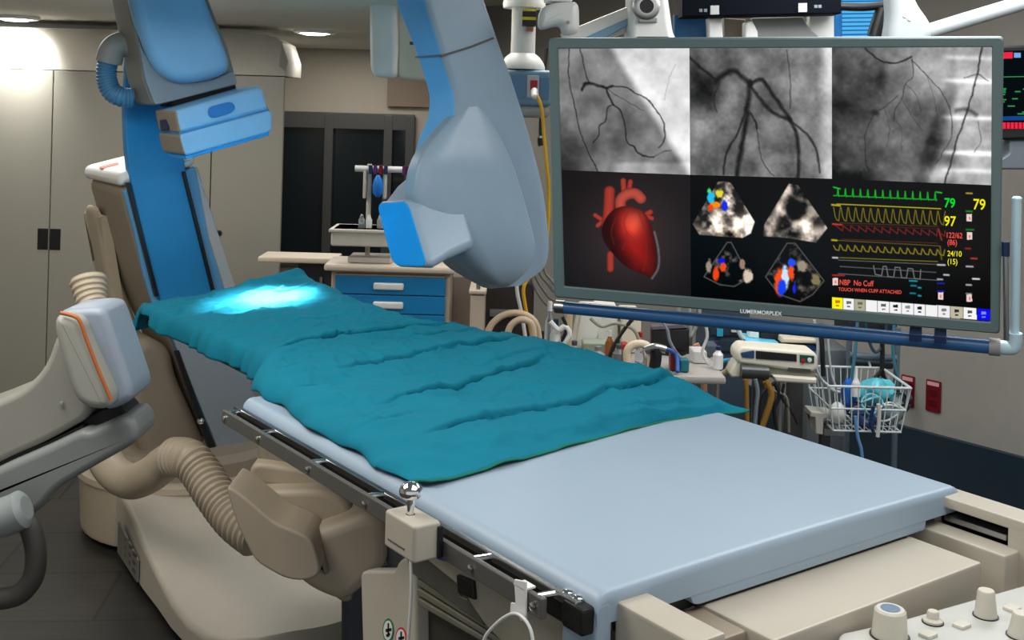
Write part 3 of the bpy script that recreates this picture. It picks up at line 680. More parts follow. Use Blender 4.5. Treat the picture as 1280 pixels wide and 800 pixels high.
# ================================================================== LATERAL TUBE ARM at the left edge
la = thing('lateral_tube_arm', 'grey curved C-arm end with orange striped housing at the left edge of the view', 'x-ray machine', P(20, 640, 3.0))
ARMC = mat('arm_warm_grey', (150, 148, 138), .45)
mb = MB(); mb.pd([(-200, 560), (-60, 524), (0, 500), (28, 487), (48, 468), (60, 448), (67, 425), (78, 405), (112, 440), (112, 522), (60, 552), (0, 578), (-200, 690)], 2.95, .24, .02, [0, .2, .1, .1, .1, .1, .1, .03, .03, .03, .1, .1, 0], 4); mb.build('curved_arm', ARMC, la)
mb = MB(); mb.pd([(64, 404), (72, 392), (98, 400), (104, 420), (139, 498), (136, 512), (118, 514), (100, 508), (90, 496), (82, 472), (72, 440)], 2.84, .12, .025, .03, 5); mb.build('housing_front', mat('housing_grey', (160, 160, 150), .45), la)
mb = MB(); mb.pd([(70, 395), (78, 387), (118, 384), (129, 387), (134, 396), (166, 490), (162, 503), (138, 514), (128, 512), (100, 420)], 2.90, .17, .022, .03, 5); mb.build('housing_back', mat('housing_blue_grey', (146, 158, 172), .42), la)
mb = MB(); mb.tube([P(76, 391, 2.842), P(92, 395, 2.838), P(100, 402, 2.836), P(108, 424, 2.836), P(122, 460, 2.836), P(139, 500, 2.836)], .005, 10); mb.build('accent_stripe', ORANGE, la)
mb = MB(); mb.pd([(-200, 690), (0, 584), (60, 558), (103, 537), (110, 541), (158, 519), (170, 530), (173, 550), (160, 560), (110, 588), (70, 612), (46, 642), (0, 660), (-200, 700)], 2.92, .16, .02, .03, 5); mb.build('lower_arm', mat('lower_arm_grey', (128, 132, 130), .45), la)
mb = MB(); mb.pd([(103, 527), (112, 520), (150, 506), (158, 514), (160, 522), (112, 545)], 2.98, .1, .004); mb.build('gap', DARK, la)
mb = MB(); mb.pd([(-100, 600), (0, 574), (60, 552), (104, 531), (104, 540), (60, 561), (0, 588), (-100, 640)], 2.96, .1, .003); mb.build('gap', DARK, la)
mb = MB(); mb.tube([P(-60, 655, 2.8), P(-10, 650, 2.8), P(14, 643, 2.8), P(27, 637, 2.8), P(34, 634, 2.8)], lambda t: .047*(1-max(0, t-.8)*2.2), 20); mb.build('grip', mat('grip_grey', (140, 146, 146), .4), la)
mb = MB(); mb.tube([P(28, 648, 2.82), P(38, 660, 2.82), P(45, 690, 2.82), P(42, 720, 2.82), P(26, 741, 2.82), P(4, 748, 2.82), P(-30, 750, 2.82)], .026, 16); mb.build('cable', mat('cable_dark_grey', (66, 64, 60), .5), la)
mb = MB(); mb.lathe(P(77, 504, 2.945), (0, -1, 0), [(0, .006), (.004, .006), (.005, .001)], 12); mb.build('screw', GREYP, la)
mb = MB(); mb.tube([P(122, 396, 3.12), P(117, 384, 3.14), P(113, 368, 3.16), P(110, 348, 3.18)], lambda t: .033+.016*t, 18, rib=7, ribamp=.05); mb.build('ribbed_gland', BEIGE2, la)
mb = MB(); mb.tube([P(128, 388, 3.14), P(146, 420, 3.14), P(158, 458, 3.14), P(164, 480, 3.14)], .024, 14, rib=14, ribamp=.1); mb.build('flex_sleeve', DGREY, la)
mb = MB(); mb.pd([(138, 384), (146, 392), (150, 402), (165, 440), (164, 444), (148, 420), (136, 394)], 3.1, .05, .006, .004); mb.build('sleeve_clip', STEEL, la)

# ================================================================== WALL-SIZE MONITOR on its boom
def solve_monitor():
    c = [(685, 48), (1255, 46), (1250, 418), (692, 372)]
    A = np.array([list(ray(*p)) for p in c]).T
    s = np.linalg.solve(np.c_[-A[:, 1], A[:, 2], -A[:, 3]], -A[:, 0]); d = np.array([1, *s])*3.6
    return [CAM+ray(*p)*float(k) for p, k in zip(c, d)]
mTL, mTR, mBR, mBL = solve_monitor()
MX = ((mTR-mTL)+(mBR-mBL)).normalized(); MYt = ((mTL-mBL)+(mTR-mBR)).normalized()
MN = MX.cross(MYt).normalized(); MYv = MN.cross(MX).normalized()                   # normal towards the viewer
MO = (mTL+mTR+mBR+mBL)/4
if MN.y > 0: MN = -MN
def MP(px, py, off=0.0): return PP(px, py, MO+MN*off, MN)
def MU(px, py): d = MP(px, py)-MO; return (d.dot(MX), d.dot(MYv))
tv = thing('wall_monitor', 'huge grey-framed medical monitor showing angiograms, a red heart and vital signs', 'monitor', mBL.lerp(mBR, .5))
def mprism(mb, px, o0, o1, r=.004, fil=0.0, seg=3): return mb.prism([MU(x, y) for x, y in px], MO, MX, MYv, -MN, o0, o1, r, seg, fil)
OUT = [(685, 48), (1255, 46), (1250, 418), (692, 372)]; INN = [(697, 61), (1240, 59), (1238, 403), (705, 358)]
mb = MB()
def mring(px, off, k=0): return [MO+MX*a+MYv*b-MN*off for a, b in fillet([MU(x, y) for x, y in px], k)] if k else [MO+MX*MU(x, y)[0]+MYv*MU(x, y)[1]-MN*off for x, y in px]
def shrink(px, d):
    return inset_px(px, d)
def inset_px(px, d):
    q = [(x, -y) for x, y in px]
    if area(q) < 0: q = q[::-1]; r = inset(q, d)[::-1]
    else: r = inset(q, d)
    return [(x, -y) for x, y in r]
mb.rings([mring(OUT, .06, .012), mring(OUT, .006, .012), mring(shrink(OUT, 2), 0, .012), mring(shrink(INN, -1.5), 0, .004), mring(INN, .003, .004), mring(INN, .012, .004)], False, False)
mb.build('bezel', BEZEL, tv, 30)
mb = MB(); mprism(mb, [(688, 52), (1252, 50), (1247, 414), (695, 369)], .012, .075, .015, .03); mb.build('back_shell', DGREY, tv)
mb = MB(); a = MP(925, 391, .001); ux = (MP(975, 394.5, .001)-a).normalized(); uy = MN.cross(ux)
text_mesh(mb, 'LUMERMORPLEX', .0165, a, ux, uy if uy.z > 0 else -uy, bold=.0002); mb.build('bezel_lettering', emit('bezel_print', (220, 226, 226), .8), tv, flat=True)

# ---- pictures on the screen
rng = np.random.default_rng(5)
def fbm(X, Y, sc, seed, octs=4):
    r = np.random.default_rng(seed); out = np.zeros_like(X); amp = 1; tot = 0
    for o in range(octs):
        G = r.random((64, 64)); x = X/sc; y = Y/sc; i = np.floor(x).astype(int); j = np.floor(y).astype(int); a = x-i; b = y-j
        a = a*a*(3-2*a); b = b*b*(3-2*b); g = lambda p, q: G[p % 64, q % 64]
        out += amp*((g(i, j)*(1-a)+g(i+1, j)*a)*(1-b)+(g(i, j+1)*(1-a)+g(i+1, j+1)*a)*b); tot += amp; amp *= .5; sc /= 2.1
    return out/tot
def dist(X, Y, pl):
    d = np.full_like(X, 1e9)
    for (x0, y0), (x1, y1) in zip(pl[:-1], pl[1:]):
        vx, vy = x1-x0, y1-y0; q = max(1e-6, vx*vx+vy*vy)
        t = np.clip(((X-x0)*vx+(Y-y0)*vy)/q, 0, 1); d = np.minimum(d, np.hypot(X-x0-t*vx, Y-y0-t*vy))
    return d
def smp(pl, k=5): return [(v.x, v.y) for v in catmull([Vector((x, y, 0)) for x, y in pl], k)] if len(pl) > 2 else pl
def inside(X, Y, poly):
    c = np.zeros(X.shape, bool); n = len(poly)
    for i in range(n):
        x0, y0 = poly[i-1]; x1, y1 = poly[i]
        if y0 == y1: continue
        c ^= ((y0 > Y) != (y1 > Y)) & (X < (x1-x0)*(Y-y0)/(y1-y0)+x0)
    return c
def vessel(I, X, Y, pl, w, dark=.06, k=1.0, raw=False):
    j = (fbm(X, Y, 9, 77)-.5)*3.2; d = dist(X+j, Y+(fbm(X, Y, 8, 78)-.5)*3.2, pl if raw else smp(pl)); a = k*np.clip(1.1-d/(w*.5), 0, 1)*(.72+.5*fbm(X, Y, 7, 79)); return I*(1-a)+dark*a
def sstep(a, b, x): t = np.clip((x-a)/(b-a), 0, 1); return t*t*(3-2*t)
def gray(I): return np.stack([I, I, I], -1)
def angio1(X, Y):
    n = fbm(X, Y, 30, 1)-.5; I = .45+.42*n
    edge = 700+ (Y-40)*0  # bright lung field top right of a diagonal
    dd = (X-(762+(Y-62)*.62)); I = I+.40*sstep(-4, 10, dd)-.1*sstep(25, 90, dd)*(1-(Y-60)/160)
    I -= .36*np.exp(-(((X-700)/32)**2+((Y-215)/42)**2)); I -= .10*np.exp(-(((X-765)/50)**2+((Y-165)/40)**2))
    I += .18*sstep(200, 207, Y)*sstep(762, 775, X); I += .07*fbm(X, Y, 6, 9)
    for pl, w, k in [([(711, 60), (711, 95), (717, 130), (727, 170), (740, 200), (749, 216)], 2.2, .75), ([(724, 60), (732, 90), (736, 103)], 2.2, .7), ([(728, 112), (731, 106), (737, 104), (746, 107), (757, 110), (765, 108)], 5, .95), ([(763, 108), (780, 109), (795, 117), (810, 124), (818, 135), (828, 150), (831, 165), (829, 178), (824, 184)], 2.6, .8), ([(757, 110), (762, 122), (767, 131)], 3.4, .9), ([(767, 131), (760, 135), (757, 150), (749, 158), (748, 168), (742, 178)], 2.6, .8), ([(767, 131), (777, 140), (781, 155), (784, 178), (792, 182), (797, 190), (808, 196), (818, 197)], 3, .85), ([(757, 110), (780, 125), (805, 138)], 1.6, .5), ([(818, 197), (828, 190), (840, 188)], 1.8, .5), ([(845, 80), (838, 95), (830, 125)], 1.3, .25)]:
        I = vessel(I, X, Y, pl, w, .07, k)
    return gray(I)
def angio2(X, Y):
    n = fbm(X, Y, 26, 2)-.5; I = .40+.46*n+.10*fbm(X, Y, 4, 12)-.03
    I += .5*sstep(1020, 1038, X)*(.6+.4*sstep(100, 60, Y)); I += .14*np.exp(-(((X-1010)/25)**2+((Y-120)/60)**2))
    I -= .34*np.exp(-(((X-880)/24)**2+((Y-112)/26)**2)); I -= .2*np.exp(-(((X-870)/12)**2+((Y-75)/22)**2)); I += .16*np.exp(-(((X-872)/13)**2+((Y-165)/30)**2))
    for pl, w, k in [([(853, 60), (870, 80), (885, 92), (896, 102)], 5, .85), ([(895, 103), (905, 93), (918, 89), (928, 97), (938, 104)], 10, .93), ([(937, 102), (935, 130), (931, 160), (924, 200), (921, 224)], 9, .96), ([(933, 135), (922, 165), (909, 190), (904, 218)], 4, .85), ([(938, 105), (953, 100), (965, 118), (978, 135), (990, 155), (997, 175), (999, 210), (996, 224)], 6.5, .9), ([(938, 108), (955, 130), (970, 143), (988, 150)], 7, .85), ([(985, 148), (1005, 165), (1020, 185), (1025, 215)], 4.5, .75), ([(938, 142), (944, 152), (946, 160)], 3.6, .9), ([(946, 160), (948, 180), (955, 205), (968, 220)], 2, .65), ([(984, 62), (988, 100), (987, 135)], 2.4, .5), ([(899, 105), (892, 125), (896, 140)], 3, .5)]:
        I = vessel(I, X, Y, pl, w, .05, k)
    return gray(I)
def angio3(X, Y):
    n = fbm(X, Y, 34, 3)-.5; I = .40+.52*n+.12*(fbm(X, Y, 11, 19)-.5)+.08*fbm(X, Y, 4, 13)+.12*(X-1130)/110-.12*sstep(1100, 1040, X)
    I += .2*np.exp(-(((X-1160)/22)**2+((Y-85)/28)**2))+.13*sstep(1190, 1200, X)
    for y0, a in ((72, .22), (101, .3), (147, .3), (191, .42), (213, .2)): I += a*np.exp(-((Y-y0-(X-1200)*.03)/3.2)**2)*sstep(1172, 1188, X)
    band = np.exp(-(((X-(1205-(Y-60)*.32)))/11)**4); I -= .2*band*sstep(90, 130, Y)
    I += .42*np.exp(-(((X-1175)/24)**2+((Y-218)/11)**2)); I -= .36*np.exp(-(((X-1055)/34)**2+((Y-226)/14)**2))
    I -= .15*np.exp(-(((X-1102)/8)**2+((Y-98)/12)**2))
    for pl, w, k in [([(1080, 58), (1098, 74), (1116, 79), (1130, 76), (1139, 71)], 3.2, .85), ([(1228, 58), (1220, 100), (1208, 140), (1195, 180), (1181, 230)], 3.4, .85), ([(1140, 74), (1141, 95), (1132, 105), (1128, 122), (1120, 135), (1118, 152)], 1.9, .55), ([(1122, 120), (1106, 134), (1094, 142), (1082, 165), (1082, 200), (1086, 214)], 2, .6), ([(1139, 75), (1160, 95), (1180, 120), (1190, 150), (1187, 175), (1170, 205)], 2, .55), ([(1126, 122), (1140, 145), (1155, 165)], 1.3, .4), ([(1092, 140), (1097, 142)], 9, .75), ([(1132, 105), (1145, 118), (1152, 140)], 1.4, .4), ([(1160, 95), (1166, 118), (1170, 140)], 1.4, .35), ([(1105, 134), (1112, 160), (1108, 185)], 1.3, .35), ([(1120, 150), (1128, 170), (1126, 190)], 1.3, .35), ([(1205, 97), (1222, 93), (1236, 102)], 3, .5), ([(1195, 138), (1210, 137), (1220, 144)], 8, .5), ([(1222, 152), (1226, 175), (1218, 190)], 2, .4)]:
        I = vessel(I, X, Y, pl, w, .06, k)
    return gray(I)
HEART = smp([(751, 288), (756, 274), (768, 261), (787, 257), (806, 266), (815, 284), (820, 308), (821, 332), (815, 346), (803, 343), (782, 333), (763, 314), (754, 300), (751, 288)], 6)
def heart(X, Y):
    g = np.exp(-(((X-790)/75)**2+((Y-300)/75)**2)); I = np.stack([.07+.15*g, .062+.105*g, .07+.10*g], -1)
    def put(mask, col): 
        nonlocal I
        I = I*(1-mask[..., None])+np.stack(col, -1)*mask[..., None]
    def tubec(pl, w, c):
        d = dist(X, Y, smp(pl)); m = np.clip(1.2-d/(w/2)*1.0, 0, 1); m = np.clip(m*4, 0, 1); s = np.sqrt(np.clip(1-(d/(w/2+.6))**2, 0, 1))
        put(m, [c[0]*(.45+.65*s), c[1]*(.4+.7*s), c[2]*(.4+.7*s)])
    for pl, w in [([(763, 318), (763, 336)], 8), ([(744, 269), (750, 273), (757, 277)], 5), ([(747, 282), (752, 278), (758, 278)], 5), ([(808, 268), (813, 265)], 6), ([(815, 273), (810, 271)], 5), ([(762, 239), (761, 260), (759, 282)], 13), ([(779, 226), (780, 240)], 6.5), ([(788, 227), (786, 240)], 5.5)]: tubec(pl, w, (.6, .2, .16))
    tubec([(776, 262), (776, 250), (784, 243), (794, 242), (801, 248)], 13, (.66, .27, .22))
    m = inside(X, Y, HEART).astype(float); d = dist(X, Y, HEART); s = np.clip(d/24, 0, 1); s = np.sqrt(s)
    hi = np.exp(-(((X-792)/16)**2+((Y-278)/20)**2)); n = fbm(X, Y, 12, 21)-.5; sh = sstep(760, 790, X-(Y-300)*.25)
    r = (.16+.42*s*sh+.34*hi+.12*n); gg = (.02+.07*s*sh+.24*hi**1.4+.06*n*hi); b = (.02+.05*s*sh+.16*hi**1.4)
    for pl, w in [([(786, 262), (780, 278), (784, 295), (778, 312)], 3), ([(798, 265), (806, 290), (808, 320), (804, 338)], 3), ([(784, 290), (795, 305), (800, 325)], 2), ([(770, 272), (764, 290), (768, 305)], 2.4)]:
        a = np.clip(1.1-dist(X, Y, smp(pl))/(w*.6), 0, 1)*.5; r = r*(1-a)+.5*a; gg = gg*(1-a)+.14*a; b = b*(1-a)+.1*a
    mm = np.clip(d*1.2, 0, 1)*m; put(mm, [r, gg, b])
    rim = np.clip(1-np.abs(dist(X, Y, smp([(818, 290), (823, 312), (823, 334), (815, 348)]))-.5)/1.4, 0, 1)*.55; put(rim, [np.full_like(X, .6), np.full_like(X, .6), np.full_like(X, .65)])
    return I
def echo(X, Y):
    I = np.zeros(X.shape+(3,)); n = fbm(X, Y, 14, 31); n2 = fbm(X, Y, 5, 32); warm = np.array([1, .93, .86])
    def sect(poly, tex):
        nonlocal I
        m = inside(X, Y, poly)*np.clip(dist(X, Y, poly+[poly[0]])*.9, 0, 1); I = I*(1-m[..., None])+tex*m[..., None]
    sect([(897, 227), (905, 226), (914, 228), (944, 277), (939, 292), (928, 298), (900, 296), (874, 294), (865, 280)], np.clip((.10+1.0*np.clip(n*2.6-.85, 0, 1)*(.6+.9*n2))[..., None]*warm+.35*np.exp(-((dist(X, Y, [(866, 285), (885, 292), (915, 280), (938, 268)]))/7)**2)[..., None]*warm-.5*np.exp(-(((X-910)/13)**2+((Y-297)/8)**2))[..., None], 0, 1))
    sect([(986, 229), (998, 231), (1035, 285), (1020, 304), (985, 298), (953, 296), (955, 280)], np.clip((.7*np.clip(n*2.6-.9, 0, 1)+.75*np.exp(-(dist(X, Y, [(1003, 278), (1012, 290), (1026, 290)])/9)**2)+.6*np.exp(-(dist(X, Y, [(983, 240), (968, 272), (962, 292)])/7)**2)+.5*np.exp(-(dist(X, Y, [(998, 250), (1010, 252)])/4)**2)-.9*np.exp(-(((X-997)/11)**2+((Y-262)/13)**2)))[..., None]*warm, 0, 1))
    for poly, seed in (([(909, 303), (914, 303), (937, 347), (918, 358), (900, 356), (880, 346)], 41), ([(984, 304), (994, 304), (1030, 351), (1016, 368), (1000, 377), (974, 368), (957, 346)], 42)):
        k = fbm(X, Y, 9, seed); sect(poly, np.clip(1.6*k-.85, 0, .5)[..., None]*warm)
        dl = np.clip(1.1-dist(X, Y, poly+[poly[0]])/1.1, 0, 1)*.35; I = np.maximum(I, dl[..., None]*np.ones(3))
    def blob(x, y, rx, ry, c, seed):
        nonlocal I
        m = np.clip(1.6*np.exp(-(((X-x)/rx)**2+((Y-y)/ry)**2))*(.35+1.3*fbm(X, Y, 4, seed))-.45, 0, 1); m = np.clip(m*2.2, 0, 1)[..., None]; I = I*(1-m)+np.array(c)*m
    for b in [(889, 247, 5, 8, (.1, .75, .95), 1), (899, 242, 5, 6, (.9, .85, .2), 2), (906, 257, 4, 7, (.05, .15, .9), 3), (894, 256, 7, 4, (.95, .55, .05), 4), (888, 260, 4, 4, (.95, .25, .05), 5), (886, 238, 3, 4, (.3, .85, .5), 6), (895, 343, 4, 10, (.95, .25, .05), 7), (904, 334, 4, 6, (.9, .3, .1), 8), (902, 326, 5, 3, (.05, .05, .9), 9), (975, 352, 7, 17, (.98, .3, .05), 10), (982, 345, 5, 15, (.8, .9, 1), 11), (977, 360, 6, 10, (.05, .25, .95), 12), (989, 340, 4, 12, (.95, .3, .08), 13), (990, 328, 5, 5, (.1, .3, .95), 14), (993, 360, 2, 8, (.05, .15, .9), 15), (935, 345, 6, 9, (.85, .78, .7), 16), (928, 330, 4, 7, (.6, .5, .42), 17), (886, 333, 4, 9, (.6, .55, .5), 18), (1003, 333, 7, 7, (.6, .56, .48), 19), (1020, 350, 6, 8, (.5, .46, .32), 20)]: blob(*b)
    return np.clip(I, 0, 1)
def vitals(X, Y):
    I = np.zeros(X.shape+(3,))
    def line(pl, w, c, k=1.0):
        nonlocal I
        xs = [p[0] for p in pl]; ys = [p[1] for p in pl]; sel = (X > min(xs)-3) & (X < max(xs)+3) & (Y > min(ys)-3) & (Y < max(ys)+3)
        if not sel.any(): return
        a = np.clip(1.2-dist(X[sel], Y[sel], pl)/w, 0, 1)*k; I[sel] = np.maximum(I[sel], a[:, None]*np.array(c))
    def rect(x0, y0, x1, y1, c, sl=.045):
        nonlocal I
        yy = Y-(X-1040)*sl*0; m = (X >= x0) & (X < x1) & (yy >= y0) & (yy < y1); I[m] = c
    sl = lambda x: (x-1042)*.042
    pts = []; x = 1042
    while x < 1172:
        b = 244.5+sl(x); pts += [(x, b), (x+4.6, b), (x+5.4, b-9), (x+6.4, b+1), (x+7.4, b)]; x += 9.35
    line(pts, .9, (.02, .75, .12)); line([(1042, 234), (1050, 236)], 1.3, (.05, .8, .15)); line([(1170, 240), (1177, 241)], 1.3, (.05, .8, .15))
    pts = []; x = 1042
    while x < 1173:
        t = 259+sl(x)*.95; pts += [(x, t), (x+1.8, t+11), (x+4, t+16), (x+6.5, t+17), (x+7.6, t+6), (x+8.6, t)]; x += 9.35
    line(pts, .85, (.62, .56, .05), .8); line([(1046, 255), (1176, 261)], .8, (.8, .75, .05)); line([(1050, 278.5), (1172, 283)], .7, (.28, .22, .03)); line([(1040, 256), (1050, 257)], 1.6, (.75, .7, .1))
    pts = []; x = 1044
    while x < 1172:
        t = 281.5+sl(x)*1.25; pts += [(x, t), (x+9.3, t+7), (x+9.9, t)]; x += 9.8
    line(pts, .8, (.5, .10, .07)); line([(1052, 281), (1172, 286)], .7, (.3, .05, .05)); line([(1052, 299), (1172, 304)], .8, (.35, .1, .05)); line([(1041, 280), (1052, 281)], 1.6, (.8, .2, .15)); line([(1173, 286), (1177, 300)], 1.4, (.75, .2, .15), .8)
    pts = []; x = 1042
    while x < 1173:
        t = 307+sl(x)*1.15; pts += [(x, t), (x+2.5, t+5), (x+6.5, t+6), (x+8, t-1)]; x += 9.35
    line(pts, 1, (.55, .5, .05)); line([(1048, 300.5), (1175, 307.5)], .7, (.4, .36, .04)); line([(1050, 322), (1172, 327)], .8, (.5, .46, .05)); line([(1040, 300), (1046, 300.5)], 1.6, (.75, .7, .1)); line([(1175, 308), (1177, 324)], 1.4, (.55, .5, .05), .7)
    for a, b in (((1048, 325), (1172, 330.5)), ((1050, 333), (1170, 340.5)), ((1048, 342), (1174, 350.5))): line([a, b], .7, (.4, .4, .4))
    pts = [(1092, 332), (1094, 343), (1102, 344.5), (1104, 333), (1108, 333), (1110, 345.5), (1117, 346.5), (1119, 334), (1125, 334.5), (1127, 347), (1133, 347.5), (1135, 335.5), (1141, 336), (1143, 348), (1150, 349), (1151, 337)]
    line(pts, .8, (.5, .5, .5))
    for x, y, w, c in [(1041, 322, 6, (.8,)*3), (1172, 331, 9, (.8,)*3), (1180, 343.5, 6, (.8,)*3), (1172, 349, 6, (.7,)*3), (1208, 333, 8, (.7,)*3), (1216, 348.5, 8, (.9,)*3), (1208, 356, 6, (.7,)*3), (1208, 367, 6, (.5,)*3), (1137, 351, 9, (.05, .6, .65)), (1139, 357, 6, (.05, .5, .55)), (1148, 359.5, 3, (.05, .6, .65)), (1138, 366.5, 6, (.05, .5, .55)), (1148, 369.5, 3, (.05, .6, .65)), (1172, 354, 8, (.08, .1, .7)), (1172, 364, 8, (.08, .1, .7)), (1208, 241.5, 7, (.7, .6, .1)), (1208, 264, 7, (.05, .55, .1)), (1208, 287, 9, (.05, .5, .1)), (1207, 310.5, 6, (.6, .1, .08)), (1214, 323, 7, (.75, .2, .15)), (1041, 344, 14, (.7, .12, .1))]:
        line([(x, y), (x+w, y+.3)], 1.5, c)
    for x, y in ((1208.5, 267.5), (1208.5, 290.5), (1041, 347.5), (1172.5, 365.5), (1208.5, 368)): rect(x, y, x+6.5, y+9, (.92, .82, .8)); rect(x+2.3, y+3, x+4.4, y+7, (.85, .5, .45))
    tiles = [1040, 1054, 1068, 1082, 1097, 1112, 1127, 1142, 1157, 1172, 1188, 1204, 1221, 1238]
    colr = [(1, .95, .02), (.95,)*3, (.68, .66, .56), (.95,)*3, (.95,)*3, (.95,)*3, (.95,)*3, (.95,)*3, (.95,)*3, (.93,)*3, (.74, .72, .62), (.96,)*3, (.02, .03, .92)]
    top = 371.5+(X-1040)*.078; bot = top+14.2
    for i in range(13):
        m = (X >= tiles[i]+(.4 if i else 0)) & (X < tiles[i+1]-.4) & (Y >= top) & (Y < bot); I[m] = colr[i]
    for i, c in ((0, (.75, .5, .02)), (1, (.4,)*3), (2, (.4, .4, .34)), (4, (.35,)*3), (5, (.1,)*3), (6, (.55,)*3), (7, (.1,)*3), (9, (.5,)*3), (10, (.15,)*3), (11, (.3,)*3), (12, (.5, .55, 1))):
        cx_ = (tiles[i]+tiles[i+1])/2; cy_ = 371.5+(cx_-1040)*.078+5; m = (np.abs(X-cx_) < 3) & (np.abs(Y-cy_) < 1.8); I[m] = c; m = (np.abs(X-cx_) < 2) & (np.abs(Y-cy_-5) < .9); I[m] = c
    return np.clip(I, 0, 1)
SCR = bpy.data.materials.new('screen_picture'); SCR.use_nodes = True
_n = SCR.node_tree.nodes; _n.clear(); _a = _n.new('ShaderNodeVertexColor'); _a.layer_name = 'pic'; _e = _n.new('ShaderNodeEmission'); _g = _n.new('ShaderNodeBsdfGlossy'); _g.inputs['Roughness'].default_value = .25; _g.inputs['Color'].default_value = (.02, .02, .02, 1)
_ad = _n.new('ShaderNodeAddShader'); _o = _n.new('ShaderNodeOutputMaterial'); _k = SCR.node_tree.links
_k.new(_a.outputs[0], _e.inputs[0]); _k.new(_e.outputs[0], _ad.inputs[0]); _k.new(_g.outputs[0], _ad.inputs[1]); _k.new(_ad.outputs[0], _o.inputs[0])
SCREEN_GAIN = 1.0; _e.inputs['Strength'].default_value = 1.0
def pane(name, corners, fn, nx, ny, label=None):
    tl, tr, br, bl = [Vector(MU(*c)) for c in corners]
    u, v = np.meshgrid(np.linspace(0, 1, nx), np.linspace(0, 1, ny)); u = u[..., None]; v = v[..., None]
    A = lambda p: np.array(p)[None, None]
    q = A(tl)*(1-u)*(1-v)+A(tr)*u*(1-v)+A(br)*u*v+A(bl)*(1-u)*v
    o = np.array(MO-MN*.008); w = o+q[..., :1]*np.array(MX)+q[..., 1:]*np.array(MYv)
    d = w-np.array(CAM); x = d[..., 0]/d[..., 1]*F; y = -d[..., 2]/d[..., 1]*F
    X = 640+x*CR-y*SR; Y = 134+x*SR+y*CR
    col = fn(X, Y); col = np.clip(col, 0, 1); lin = np.where(col <= .04045, col/12.92, ((col+.055)/1.055)**2.4)
    me = bpy.data.meshes.new(name); org = np.array(ORG[tv]); vs = (w-org).reshape(-1, 3)
    idx = np.arange(nx*ny).reshape(ny, nx); fs = np.stack([idx[:-1, :-1], idx[1:, :-1], idx[1:, 1:], idx[:-1, 1:]], -1).reshape(-1, 4)
    me.from_pydata(vs.tolist(), [], fs.tolist())
    at = me.color_attributes.new('pic', 'FLOAT_COLOR', 'POINT'); rgba = np.concatenate([lin.reshape(-1, 3), np.ones((nx*ny, 1))], 1).astype(np.float32); at.data.foreach_set('color', rgba.ravel())
    me.materials.append(SCR); ob = bpy.data.objects.new(name, me); C.objects.link(ob); ob.parent = tv
    if label: ob['label'] = label
    return ob
TLc, TRc, BRc, BLc = INN
pane('angiogram', [(697, 61), (861, 60.4), (862, 219), (700.5, 213)], angio1, 190, 180, 'grey angiogram with a thin branching artery, upper left pane')
pane('angiogram', [(861, 60.4), (1039.5, 59.8), (1039.5, 224), (862, 219)], angio2, 200, 180, 'grey angiogram with thick dark vessels, upper middle pane')
pane('angiogram', [(1039.5, 59.8), (1240, 59), (1239.5, 232), (1039.5, 224)], angio3, 220, 190, 'grey angiogram with ribs at its right, upper right pane')
pane('heart_picture', [(700.5, 213), (862, 219), (863, 371.5), (705, 358)], heart, 190, 180, 'red heart on a dark background')
pane('ultrasound_picture', [(862, 219), (1037.5, 224), (1037.5, 386), (863, 371.5)], echo, 210, 190, 'four grey ultrasound fans with colour flecks')
pane('vital_signs_trace', [(1037.5, 224), (1239.5, 232), (1238, 403), (1037.5, 386)], vitals, 290, 250, 'black pane of green, yellow and red traces')
def stext(txt, px, py, hpx, col, name, squeeze=1.0, bold=0.0, slope=.045):
    a = MP(px, py, -.0065); b = MP(px+20, py+20*slope, -.0065); ux = (b-a).normalized(); uy = MYv; sz = (MP(px, py-hpx, -.0065)-a).length/.72
    mb = MB(); text_mesh(mb, txt, sz, a, ux*squeeze, uy, bold=bold*sz); mb.build(name, col, tv, flat=True)
G_ = emit('readout_green', (0, 232, 50)); Y_ = emit('readout_yellow', (245, 235, 10)); R_ = emit('readout_red', (235, 84, 70))
stext('79', 1180, 259, 12, G_, 'readout', .78, .012); stext('97', 1180, 282, 12.5, Y_, 'readout', .78, .012); stext('79', 1216, 261.5, 13.5, Y_, 'readout', .78, .012)
stext('122/62', 1182, 297, 7, R_, 'readout', .72, .01); stext('(86)', 1184, 306, 7, R_, 'readout', .72, .01)
stext('24/10', 1184, 320, 7, Y_, 'readout', .75, .005); stext('(15)', 1184, 330, 7, Y_, 'readout', .75, .005)
stext('NBP  No Cuff', 1049, 356, 7, R_, 'message', .72, .01); stext('TOUCH WHEN CUFF ATTACHED', 1048, 363.5, 4.4, R_, 'message', .80, .012, .05)

